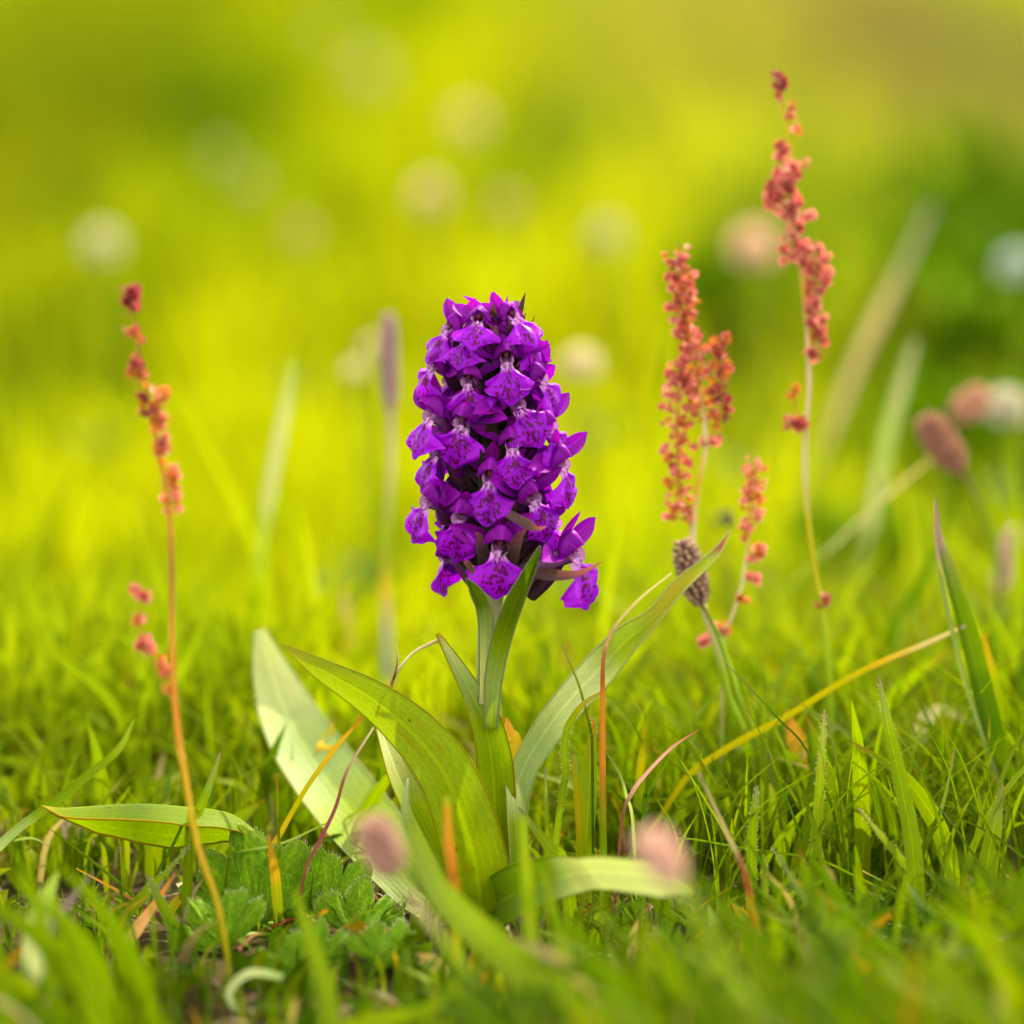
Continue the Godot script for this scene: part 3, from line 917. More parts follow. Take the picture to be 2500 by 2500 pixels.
# The turf close to the lens: every blade has a shape of its own.
func near_turf() -> void:
	var mb := MB.new()
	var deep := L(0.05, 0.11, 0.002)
	for k in 21000:
		var d := 0.52 + 0.56 * pow(rng.randf(), 0.85)
		var x := rnd(-1, 1) * (0.135 * d + 0.08)
		var z := AWAY - d
		var p := Vector3(x, gy(x, z) - 0.002, z)
		var right := smoothstep(0.0, 0.05, x)
		var bare := smoothstep(0.1, 0.4, patch.get_noise_2d(x * 30.0 + 7.0, z * 30.0))
		var back := smoothstep(0.80, 1.0, d)
		var front := smoothstep(0.70, 0.64, d)
		if x < -0.02 and d > 0.66 and d < 0.80 and rng.randf() < 0.4 + 0.4 * bare: continue
		if rng.randf() < bare * 0.35: continue
		if d < 0.60 and rng.randf() < 0.5: continue
		var broad := rng.randf() < 0.2 + 0.34 * front
		var low := rng.randf() < 0.4
		var h := rnd(0.012, 0.025) + 0.020 * right * rng.randf() + 0.024 * back * rng.randf() + 0.016 * front * rng.randf()
		if low: h *= 0.55
		if absf(x) < 0.045 and d > 0.68 and d < 0.80: h = minf(h, 0.015)
		if d < 0.79 and not (broad and front > 0.5 and rng.randf() < 0.14): h = minf(h, maxf(0.218 - d * 0.985 * 0.283, 0.001) * rnd(0.8, 2.1) + 0.005)
		if x > -0.06 and x < -0.006 and d > 0.62 and d < 0.785: h = minf(h, 0.013)
		var dir := rnd(0, TAU) if rng.randf() > front * 0.7 else PI + rnd(-0.7, 0.7)
		var bow := rnd(0.05, 0.8) * h
		var o := Vector3(cos(dir), 0, sin(dir))
		var w := rnd(0.0020, 0.0042) if broad else rnd(0.0005, 0.0013)
		var g := deep.lerp(tint_at(x, z), clampf(rng.randf() * 1.3 + back * 0.4 + front * 0.05 + 0.4 * smoothstep(0.79, 0.84, d) - (0.4 if low else 0.0) - 0.4 * smoothstep(0.78, 0.74, d) * (0.5 if broad else 1.0), 0, 1))  # shade on low and front blades is put into a deeper green
		var tip := g * 1.1
		var r := rng.randf()
		if r < 0.035: g = C.gold * 0.7; tip = C.orange
		elif r < 0.06: g = C.tan * 0.8; tip = C.brown
		elif r < 0.16: tip = C.rust
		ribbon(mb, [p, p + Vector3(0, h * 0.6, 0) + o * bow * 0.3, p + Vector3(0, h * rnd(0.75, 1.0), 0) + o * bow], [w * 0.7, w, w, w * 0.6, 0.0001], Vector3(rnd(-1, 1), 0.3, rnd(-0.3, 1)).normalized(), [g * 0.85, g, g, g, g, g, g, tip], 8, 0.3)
	for k in 1500:      # long blades that stand above the turf
		var fore := k < 70
		var d := rnd(0.60, 0.735) if fore else rnd(0.775, 0.93)
		var x := rnd(-0.15, 0.15) * d if fore else (rnd(-0.005, 0.14) if k < 1130 else rnd(-0.14, -0.02)) * d / 0.8
		if fore and x > -0.058 and x < 0.02: continue
		if not fore and absf(x) < 0.03 and d < 0.82: continue
		var z := AWAY - d
		var p := Vector3(x, gy(x, z) - 0.002, z)
		var h := (0.218 - d * 0.985 * rnd(0.262, 0.285)) if fore else rnd(0.022, 0.046) * (1.0 if x > 0.0 else 0.7)
		if not fore and x < 0.0 and d < 0.80: continue
		h = clampf(h, 0.012, 0.05)
		var dir := rnd(0, TAU) if not fore else PI * rnd(0.75, 1.25)
		var bow := h * rnd(0.1, 0.75)
		var o := Vector3(cos(dir), 0, sin(dir))
		var w := rnd(0.0022, 0.0045) if fore or rng.randf() < 0.18 else rnd(0.0005, 0.0011)
		var g: Color = C.deep.lerp(C.bright, rng.randf()) if fore else C.green.lerp(C.lime, rng.randf())
		ribbon(mb, [p, p + Vector3(0, h * 0.4, 0) + o * bow * 0.15, p + Vector3(0, h * 0.75, 0) + o * bow * 0.5, p + Vector3(0, h, 0) + o * bow], [w * 0.8, w, w, w * 0.6, 0.0001], Vector3(rnd(-0.8, 0.8), 0.3, rnd(-0.1, 1)).normalized(), [g * 0.85, g, g, g, g, g, g, C.rust if rng.randf() < 0.3 else g], 12, 0.3)
	whole("grass", mb, M.blade, "short green turf round the foot of the orchid", "grass", Vector3.ZERO, "", "stuff")
	# litter: dead straws and scraps lying between the blades
	mb = MB.new()
	for k in 1800:
		var d := 0.55 + 0.5 * rng.randf()
		var x := rnd(-1, 1) * (0.135 * d + 0.06)
		var z := AWAY - d
		var p := Vector3(x, gy(x, z) + rnd(0.0005, 0.005), z)
		var a := rnd(0, TAU)
		var o := Vector3(cos(a), rnd(-0.15, 0.35), sin(a)) * rnd(0.004, 0.013)
		var c: Color = [C.tan * 0.5, C.brown, C.rust * 0.5, C.straw * 0.6, C.brown, L(0.1, 0.07, 0.03)][rng.randi() % 6]
		ribbon(mb, [p - o * 0.5, p + Vector3(0, 0.001, 0), p + o * 0.5], [0.0003, rnd(0.0005, 0.0014), 0.0002], Vector3(rnd(-0.4, 0.4), 1, rnd(-0.4, 0.6)).normalized(), [c], 4, 0.3)
	whole("plant_litter", mb, M.dry, "brown dead straws and scraps lying between the grass", "plant litter", Vector3.ZERO, "", "stuff")

# ---------------------------------------------------------------- scene
func _ready() -> void:
	rng.seed = 4711
	var ang := deg_to_rad(TILT)
	eye = Vector3(0, HIGH, AWAY)
	fw = Vector3(0, -sin(ang), -cos(ang))
	up = Vector3(0, cos(ang), -sin(ang))
	rt = Vector3.RIGHT
	hills.seed = 3; hills.frequency = 0.5
	patch.seed = 8; patch.frequency = 0.6; patch.fractal_octaves = 3
	speck.seed = 21; speck.frequency = 0.06; speck.fractal_octaves = 3
	var cam := Camera3D.new()
	cam.name = "camera"
	cam.position = eye
	cam.basis = Basis(rt, up, -fw)
	cam.fov = rad_to_deg(2.0 * atan(HALF))
	var lens := CameraAttributesPhysical.new()
	lens.frustum_focal_length = 96.0
	lens.frustum_focus_distance = 0.797
	lens.exposure_aperture = 4.5
	lens.frustum_near = 0.02
	lens.frustum_far = 300.0
	cam.attributes = lens
	add_child(cam)
	cam.current = true
	var env := Environment.new()
	env.background_mode = Environment.BG_SKY
	var sky := ProceduralSkyMaterial.new()
	sky.sky_top_color = Color(0.86, 0.85, 0.80)
	sky.sky_horizon_color = Color(0.97, 0.95, 0.88)
	sky.sky_curve = 0.2
	sky.ground_bottom_color = Color(0.2, 0.22, 0.1)
	sky.ground_horizon_color = Color(0.5, 0.52, 0.4)
	env.sky = Sky.new()
	env.sky.sky_material = sky
	env.background_energy_multiplier = 1.2
	env.tonemap_mode = Environment.TONE_MAPPER_LINEAR
	env.tonemap_exposure = 4.1
	env.sdfgi_enabled = true
	env.ssao_enabled = true
	env.ssil_enabled = true
	var we := WorldEnvironment.new()
	we.name = "environment"
	we.environment = env
	add_child(we)
	var sun := DirectionalLight3D.new()
	sun.name = "sun"
	sun.light_color = Color(1.0, 0.95, 0.84)
	sun.light_energy = 1.35
	sun.light_angular_distance = 1.5
	sun.shadow_enabled = true
	add_child(sun)
	sun.look_at_from_position(Vector3(0.40, 0.72, -0.58), Vector3.ZERO)

	make_materials()
	# patches of grass colour in the meadow: where they lie, how far they spread, their tint
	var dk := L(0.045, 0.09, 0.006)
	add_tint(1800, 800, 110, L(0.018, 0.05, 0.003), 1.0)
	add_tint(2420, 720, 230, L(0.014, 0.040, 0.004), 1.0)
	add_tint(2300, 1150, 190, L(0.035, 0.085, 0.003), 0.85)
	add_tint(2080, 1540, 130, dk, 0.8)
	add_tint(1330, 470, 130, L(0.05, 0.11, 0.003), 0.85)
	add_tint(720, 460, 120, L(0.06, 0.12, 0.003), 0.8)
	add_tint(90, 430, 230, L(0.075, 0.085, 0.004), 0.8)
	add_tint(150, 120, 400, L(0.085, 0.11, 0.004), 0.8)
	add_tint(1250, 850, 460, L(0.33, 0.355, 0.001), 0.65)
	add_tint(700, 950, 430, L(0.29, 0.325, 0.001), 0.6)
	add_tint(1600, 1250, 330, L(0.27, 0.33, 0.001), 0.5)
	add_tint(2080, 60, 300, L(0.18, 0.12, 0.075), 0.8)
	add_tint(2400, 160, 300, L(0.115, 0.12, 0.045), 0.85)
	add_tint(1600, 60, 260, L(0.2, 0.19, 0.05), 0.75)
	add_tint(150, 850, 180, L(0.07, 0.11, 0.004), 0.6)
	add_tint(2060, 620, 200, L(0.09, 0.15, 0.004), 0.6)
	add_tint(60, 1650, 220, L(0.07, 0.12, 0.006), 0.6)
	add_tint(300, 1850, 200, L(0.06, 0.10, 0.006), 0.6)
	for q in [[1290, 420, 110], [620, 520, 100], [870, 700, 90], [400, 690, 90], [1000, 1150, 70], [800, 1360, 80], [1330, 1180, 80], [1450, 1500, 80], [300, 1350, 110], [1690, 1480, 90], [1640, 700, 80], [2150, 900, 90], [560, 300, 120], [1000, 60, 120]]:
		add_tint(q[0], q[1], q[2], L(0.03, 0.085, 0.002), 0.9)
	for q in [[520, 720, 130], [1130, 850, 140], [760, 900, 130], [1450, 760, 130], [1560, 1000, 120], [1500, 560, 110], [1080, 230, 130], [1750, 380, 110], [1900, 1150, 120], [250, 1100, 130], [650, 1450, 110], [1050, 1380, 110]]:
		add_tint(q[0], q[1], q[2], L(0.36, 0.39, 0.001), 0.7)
	make_ground()
	near_turf()
	var mids := []
	for k in 6: mids.append(tuft(7, 0.040, 0.012, 0.0026, 5).done())
	scatter("meadow_grass", "yellow green grass blurred behind the orchid", mids, M.far, 0.87, 1.75, 0.0095, 0.16, 0.12, 0.7, 1.25)
	var talls := []
	for k in 5: talls.append(tuft(4, 0.085, 0.010, 0.0022, 6).done())
	scatter("tall_grass", "taller loose blades standing here and there in the meadow", talls, M.far, 0.92, 2.4, 0.034, 0.16, 0.12, 0.5, 1.2)
	var fars := []
	for k in 6: fars.append(tuft(12, 0.075, 0.022, 0.0030, 4).done())
	scatter("far_grass", "far meadow grass melting into soft colour", fars, M.far, 1.7, 8.0, 0.021, 0.17, 0.3, 0.7, 1.25)
	make_orchid()
	make_fruits()
	make_sorrels()
	make_heads()
	make_plants()
	make_blades()

func make_sorrels() -> void:
	sorrel("left sorrel, a reddish orange stem leaning left with few fruits", 0.726,
		[[[556, 2345, 530, 2200, 485, 2070, 453, 1902, 430, 1750, 421, 1580, 420, 1423, 414, 1268, 388, 1100, 352, 935, 330, 820, 316, 715], [7, 7, 8, 8, 8, 8, 7, 7, 6, 5, 4, 3, 2]],
			[[428, 1730, 400, 1650, 355, 1590, 340, 1520, 352, 1440], [4, 3, 3, 2, 2], "orange rust"]],
		[[318, 700, 322, 760, 9, 9, 1.25, 3, 2], [312, 800, 335, 830, 6, 16, 1.1, 0, 3], [328, 870, 340, 930, 9, 14, 1.1, 0, 4], [345, 960, 350, 1010, 5, 6, 1.0, 2, 2], [390, 950, 392, 1050, 14, 15, 1.15, 1, 2], [392, 1060, 396, 1110, 7, 10, 1.05, 0, 3], [408, 1130, 420, 1260, 16, 17, 1.1, 1, 2],
			[345, 1440, 362, 1470, 6, 12, 1.1, 0, 2], [335, 1500, 342, 1520, 3, 8, 1.1, 1, 2], [345, 1560, 372, 1590, 7, 15, 1.2, 0, 2], [382, 1600, 412, 1650, 7, 10, 1.15, 1, 2], [404, 1680, 412, 1690, 2, 5, 0.9, 1, 2]],
		"bright yellow gold gold orange orange rust orange rust rust rust")
	sorrel("middle sorrel with two thick crowded pink spikes, behind the curled brown leaf tip", 0.855,
		[[[1830, 1850, 1778, 1700, 1746, 1570, 1717, 1482, 1695, 1380, 1692, 1290, 1703, 1200, 1722, 1095, 1715, 1000, 1700, 900, 1675, 770, 1655, 590], [11, 11, 11, 10, 9, 9, 9, 8, 7, 6, 4, 2]],
			[[1690, 1300, 1660, 1200, 1652, 1050, 1652, 880], [4, 4, 3, 2], "gold rust orange"], [[1722, 1090, 1750, 1010, 1762, 920, 1758, 815], [4, 3, 3, 2], "gold orange rust"]],
		[[1655, 612, 1672, 780, 58, 30, 1.0, 0, 3], [1672, 780, 1700, 880, 32, 27, 1.05, 0, 3], [1655, 880, 1655, 960, 24, 22, 0.95, 0, 2], [1652, 960, 1662, 1270, 74, 31, 0.95, 0, 3], [1700, 890, 1722, 1030, 34, 30, 1.05, 1, 2], [1757, 815, 1765, 1020, 40, 19, 0.95, 2, 3], [1735, 1065, 1735, 1085, 6, 20, 1.2, 0, 3]],
		"green bright bright tan straw tan gold straw gold orange rust")
	sorrel("small sorrel bending left, between the two bigger sorrels", 0.862,
		[[[1765, 1580, 1778, 1530, 1808, 1440, 1822, 1360, 1830, 1270, 1840, 1130], [5, 5, 5, 5, 4, 2]]],
		[[1840, 1125, 1838, 1250, 34, 25, 0.95, 1, 2], [1835, 1250, 1828, 1310, 10, 20, 0.95, 0, 3], [1845, 1330, 1845, 1370, 9, 17, 1.0, 1, 2], [1838, 1400, 1828, 1420, 4, 20, 1.3, 1, 1], [1808, 1455, 1815, 1465, 4, 9, 0.9, 2, 1], [1755, 1525, 1765, 1545, 7, 14, 1.1, 1, 2], [1718, 1555, 1722, 1570, 4, 9, 1.15, 1, 1]],
		"bright tan tan straw gold rust")
	sorrel("tallest sorrel with a thin straight stem, at the right", 0.868,
		[[[2036, 1880, 2030, 1760, 2024, 1650, 2008, 1500, 1990, 1400, 1975, 1290, 1966, 1180, 1966, 1060, 1975, 950, 1972, 840, 1962, 720, 1950, 600, 1942, 480, 1928, 350, 1908, 250, 1905, 178], [9, 9, 9, 9, 8, 8, 8, 7, 7, 6, 6, 5, 4, 4, 3]],
			[[1968, 870, 1990, 780, 2000, 680, 1998, 590], [4, 3, 3, 2], "gold orange rust"], [[1963, 1060, 1945, 1010, 1936, 950], [4, 3, 2], "gold rust"]],
		[[1904, 180, 1906, 220, 12, 11, 0.9, 3, 1], [1900, 232, 1905, 240, 3, 8, 0.9, 0, 2], [1935, 245, 1932, 290, 7, 10, 1.0, 1, 2], [1940, 305, 1946, 330, 3, 7, 0.9, 1, 2], [1910, 345, 1915, 380, 8, 12, 1.0, 0, 2], [1925, 385, 1925, 440, 22, 38, 1.15, 0, 2], [1905, 440, 1918, 520, 26, 32, 1.2, 0, 2], [1930, 520, 1930, 640, 22, 20, 1.1, 0, 2], [1970, 525, 1972, 532, 3, 10, 1.2, 1, 1],
			[1990, 590, 1998, 700, 36, 30, 1.1, 0, 2], [1990, 700, 1992, 800, 22, 20, 1.1, 0, 2], [2000, 800, 1996, 830, 5, 12, 1.1, 0, 1], [1988, 850, 1994, 870, 5, 14, 1.3, 0, 2], [1935, 940, 1938, 975, 4, 8, 0.9, 2, 1], [1930, 1020, 1950, 1035, 10, 24, 1.15, 0, 1], [2012, 1450, 2012, 1480, 7, 13, 0.95, 3, 2]],
		"green bright bright lime yellow yellow tan tan tan gold tan gold gold rust")

func make_heads() -> void:
	var pa := L(0.42, 0.26, 0.18)
	var pb := L(0.08, 0.04, 0.03)
	seed_head("brown plantain head crossed by the orchid's long right leaf", 0.846, 1664, 1318, 1712, 1476, 64, [1850, 1850, 1800, 1690, 1760, 1570, 1728, 1500], [7, 8, 8, 7, 5, 5], "green bright bright green brown", pa, pb)
	seed_head("blurred pinkish brown plantain head in front of the orchid's big leaf", 0.625, 898, 1995, 962, 2135, 92, [1240, 2520, 1160, 2400, 1090, 2310, 1020, 2215], [8, 8, 8, 8, 8, 7], "green bright bright bright tan green", L(0.5, 0.3, 0.24), L(0.2, 0.09, 0.07))
	seed_head("blurred pale pink flower head over the orchid's forward curling leaf", 0.56, 1575, 2030, 1650, 2150, 84, [1850, 2520, 1790, 2400, 1730, 2290, 1680, 2200], [12, 13, 14, 14, 13, 11], "green bright bright bright bright tan", L(0.62, 0.40, 0.33), L(0.5, 0.26, 0.2), "pink_flower_head", "flower head", "")
	seed_head("blurred brown plantain head cut by the lower right frame edge", 0.69, 2470, 2278, 2500, 2388, 86, [2530, 2500, 2520, 2430], [7, 7, 7, 7], "green green brown", pa, pb)
	seed_head("brown plantain head leaning left, far right behind the tall sorrel", 0.93, 2252, 1015, 2345, 1150, 78, [2440, 1420, 2400, 1260, 2365, 1180], [7, 7, 7, 7], "green green brown", L(0.4, 0.2, 0.13), L(0.14, 0.055, 0.045))
	seed_head("pinkish plantain head leaning right beside the white clover", 1.0, 2410, 955, 2330, 1020, 70, [2300, 1200, 2310, 1100], [7, 7, 7, 7], "green green brown", L(0.5, 0.26, 0.17), L(0.3, 0.14, 0.09))
	seed_head("tan grass head on a pale stalk by the right frame edge", 0.94, 2478, 1285, 2440, 1445, 44, [2440, 1850, 2446, 1700, 2444, 1560], [10, 10, 10, 9, 8], "bright tan straw straw tan", L(0.5, 0.36, 0.26), L(0.35, 0.22, 0.16), "seeding_grass", "seeding grass", "")
	seed_head("small blackish head on a thin stem near the brown leaf tip", 0.935, 1764, 1250, 1768, 1290, 44, [1785, 1500, 1776, 1400], [3, 3, 3, 3], "green green brown", L(0.1, 0.08, 0.07), L(0.03, 0.025, 0.02), "dark_bud", "bud", "")
	seed_head("slim purplish grass head standing just left of the orchid", 0.935, 948, 765, 954, 1000, 36, [946, 1690, 944, 1500, 940, 1380, 956, 1150], [15, 15, 13, 10, 7, 7], "bright grey grey gold bright tan mauve", L(0.36, 0.24, 0.22), L(0.2, 0.12, 0.14), "seeding_grass", "seeding grass", "")
	var cream := L(0.72, 0.62, 0.40)
	var white := L(0.66, 0.68, 0.50)
	var tan := L(0.45, 0.36, 0.18)
	clover("brightest cream clover head, high above the orchid's top", 1145, 300, 0.07, 0.012, L(0.8, 0.66, 0.42), tan)
	clover("cream clover head left above the orchid's tip", 1050, 478, 0.07, 0.011, cream, tan)
	clover("faint tan clover head straight above the orchid's tip", 1238, 500, 0.06, 0.009, tan, tan)
	clover("pale green white clover head between the orchid and the middle sorrel", 1482, 575, 0.065, 0.010, L(0.5, 0.55, 0.35), tan)
	clover("pink white clover head just left of the tall sorrel", 1842, 605, 0.07, 0.013, L(0.8, 0.52, 0.42), L(0.6, 0.45, 0.3))
	clover("pale clover head near the left frame edge", 250, 598, 0.065, 0.011, white, tan)
	clover("cream clover head touching the orchid's right flank", 1420, 890, 0.065, 0.009, L(0.85, 0.78, 0.5), tan)
	clover("dim greyish clover head, upper left", 535, 380, 0.05, 0.009, L(0.4, 0.42, 0.22), tan)
	clover("dim pale clover head close to the dim greyish one", 610, 450, 0.05, 0.009, L(0.42, 0.42, 0.22), tan)
	clover("tan clover head high up, left of centre at the top", 800, 75, 0.05, 0.014, L(0.45, 0.38, 0.2), tan)
	clover("large pale green clover head, below the topmost tan one", 900, 180, 0.05, 0.018, L(0.5, 0.5, 0.25), L(0.4, 0.4, 0.2))
	clover("tan clover head, level with the cream ones but left", 735, 570, 0.05, 0.009, tan, tan)
	clover("bluish white clover head cut by the right frame edge", 2480, 650, 0.07, 0.010, L(0.5, 0.6, 0.55), L(0.4, 0.45, 0.4))
	clover("white clover head right of the leaning plantain heads", 2458, 998, 0.06, 0.010, L(0.6, 0.62, 0.55), tan)
	clover("small bright cream clover head beside the slim grass head", 866, 905, 0.06, 0.005, L(0.85, 0.8, 0.55), tan)
	clover("small cream clover head just behind the slim grass head", 912, 850, 0.06, 0.006, L(0.7, 0.68, 0.4), tan)

func make_plants() -> void:
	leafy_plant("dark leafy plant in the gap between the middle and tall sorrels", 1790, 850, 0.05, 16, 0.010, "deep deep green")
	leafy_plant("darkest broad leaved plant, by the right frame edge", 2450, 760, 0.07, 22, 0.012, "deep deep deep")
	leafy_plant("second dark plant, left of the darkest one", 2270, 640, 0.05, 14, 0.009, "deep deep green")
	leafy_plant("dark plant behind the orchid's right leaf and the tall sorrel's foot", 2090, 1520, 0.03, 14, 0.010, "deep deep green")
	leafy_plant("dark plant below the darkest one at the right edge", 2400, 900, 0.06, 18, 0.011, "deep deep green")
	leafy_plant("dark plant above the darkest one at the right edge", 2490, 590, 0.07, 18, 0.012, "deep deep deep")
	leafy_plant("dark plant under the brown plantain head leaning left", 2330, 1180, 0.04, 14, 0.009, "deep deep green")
	# a leaf folded like a boat, low on the left
	var root := ground_below(at(640, 2010, 0.80))
	var o := thing("boat_shaped_leaf", "folded boat shaped green leaf lying low at the left, yellow rims", "leaf", root)
	var mb := MB.new()
	var e := sheet(mb, [at(640, 2040, 0.80), at(560, 1985, 0.80), at(440, 1968, 0.796), at(330, 1962, 0.794), at(220, 1968, 0.795), at(150, 1972, 0.798), at(104, 1966, 0.80)], widths([60, 150, 190, 170, 120, 50, 6], 0.8), [-72, -70, -68, -68, -70, -72], cols("bright bright bright green bright lime gold"), 36, 10, 0.85)
	part("leaf_blade", mb, M.leaf, o)
	for k in 2:
		var rim := MB.new()
		tube(rim, e[k], widths([2.5, 3, 3, 3, 2], 0.8), cols("yellow yellow gold yellow"), 36, 5)
		part("leaf_edge", rim, M.leaf, o)
	# the plant with hand shaped leaves
	root = ground_below(at(700, 2300, 0.79))
	o = thing("lobed_leaf_plant", "low plant with dark green round toothed lobed leaves, lower left of the orchid", "plant", root)
	for q in [[640, 2275, 606, 2050, 0.79, 5, 1.25, 0.0, 0.35], [800, 2250, 752, 2105, 0.79, 4, 1.2, -0.2, 0.3], [550, 2320, 520, 2190, 0.775, 4, 1.2, -0.3, 0.8], [880, 2300, 925, 2180, 0.785, 4, 1.3, 0.2, 0.5], [760, 2380, 700, 2280, 0.76, 5, 1.4, 0, 0.9], [940, 2360, 950, 2262, 0.76, 4, 1.2, 0.3, 0.9]]:
		lobed_leaf(o, at(q[0], q[1], q[4]), at(q[2], q[3], q[4] + 0.008), Vector3(q[7], q[8], 1).normalized(), q[5], q[6], root)
	# coloured leaves in the blur
	var W := [["withered red leaf blurred in the grass at the far left", 60, 1850, 110, 1820, 165, 1780, 0.935, 40, "green rust rust"], ["small orange leaf standing behind the left sorrel's stem", 280, 1760, 305, 1700, 325, 1640, 0.94, 22, "green gold orange"],
		["orange leaf low in the grass beside the pale glossy leaf", 570, 2000, 575, 1890, 560, 1800, 0.935, 24, "bright gold orange"], ["reddish pink leaf leaning beside the pale glossy leaf", 590, 1960, 615, 1880, 640, 1780, 0.935, 20, "tan rust pinkish"],
		["orange leaf with a pinkish tip behind the big leaf", 845, 1640, 850, 1560, 838, 1440, 0.96, 30, "bright gold pinkish"], ["orange brown leaf between the stem and the right leaf", 1370, 1660, 1385, 1600, 1400, 1550, 0.95, 24, "bright orange rust"],
		["small golden leaf right behind the stem's foot", 1110, 1760, 1100, 1720, 1075, 1700, 0.94, 34, "bright gold yellow"], ["yellow leaf with an orange tip under the yellow bent stem", 1975, 1930, 1950, 1830, 1920, 1735, 0.862, 66, "yellow gold orange"],
		["pale curled dead leaf right of the yellow bent stem", 2240, 1815, 2285, 1735, 2370, 1765, 0.89, 34, "tan straw tan"], ["orange tipped leaf behind the big leaf's shade", 790, 1860, 800, 1810, 815, 1765, 0.86, 36, "gold gold yellow"],
		["orange blade tip between the right leaf and the middle leaf", 1262, 1850, 1245, 1790, 1237, 1752, 0.812, 30, "bright gold orange"], ["purplish dead leaf under the boat shaped leaf", 160, 2000, 230, 2065, 330, 2075, 0.86, 22, "mauve tan mauve"],
		["curly yellow green leaf among brown litter, lower left", 415, 2230, 440, 2190, 453, 2166, 0.79, 22, "bright yellow orange"], ["reddish scrap of leaf lying near the orange dried leaf", 215, 2255, 245, 2245, 270, 2262, 0.80, 20, "pinkish rust pinkish"]]
	for q in W:
		mb = MB.new()
		q[7] = near(q[7])
		var pts := [at(q[1], q[2], q[7]), at(q[3], q[4], q[7] + 0.002), at(q[5], q[6], q[7] + 0.004)]
		var foot := ground_below(pts[0]) - Vector3(0, 0.001, 0)
		if pts[0].y > foot.y + 0.002: pts.push_front(foot)
		var w := px(q[8], q[7])
		ribbon(mb, pts, [w * 0.4, w, w * 1.1, w * 0.7, w * 0.1], Vector3(rnd(-0.3, 0.3), 0.3, 1).normalized(), cols(q[9]), 16, 0.3)
		whole("withered_leaf", mb, M.dry, q[0], "leaf", pts[0], "coloured leaves in the grass")

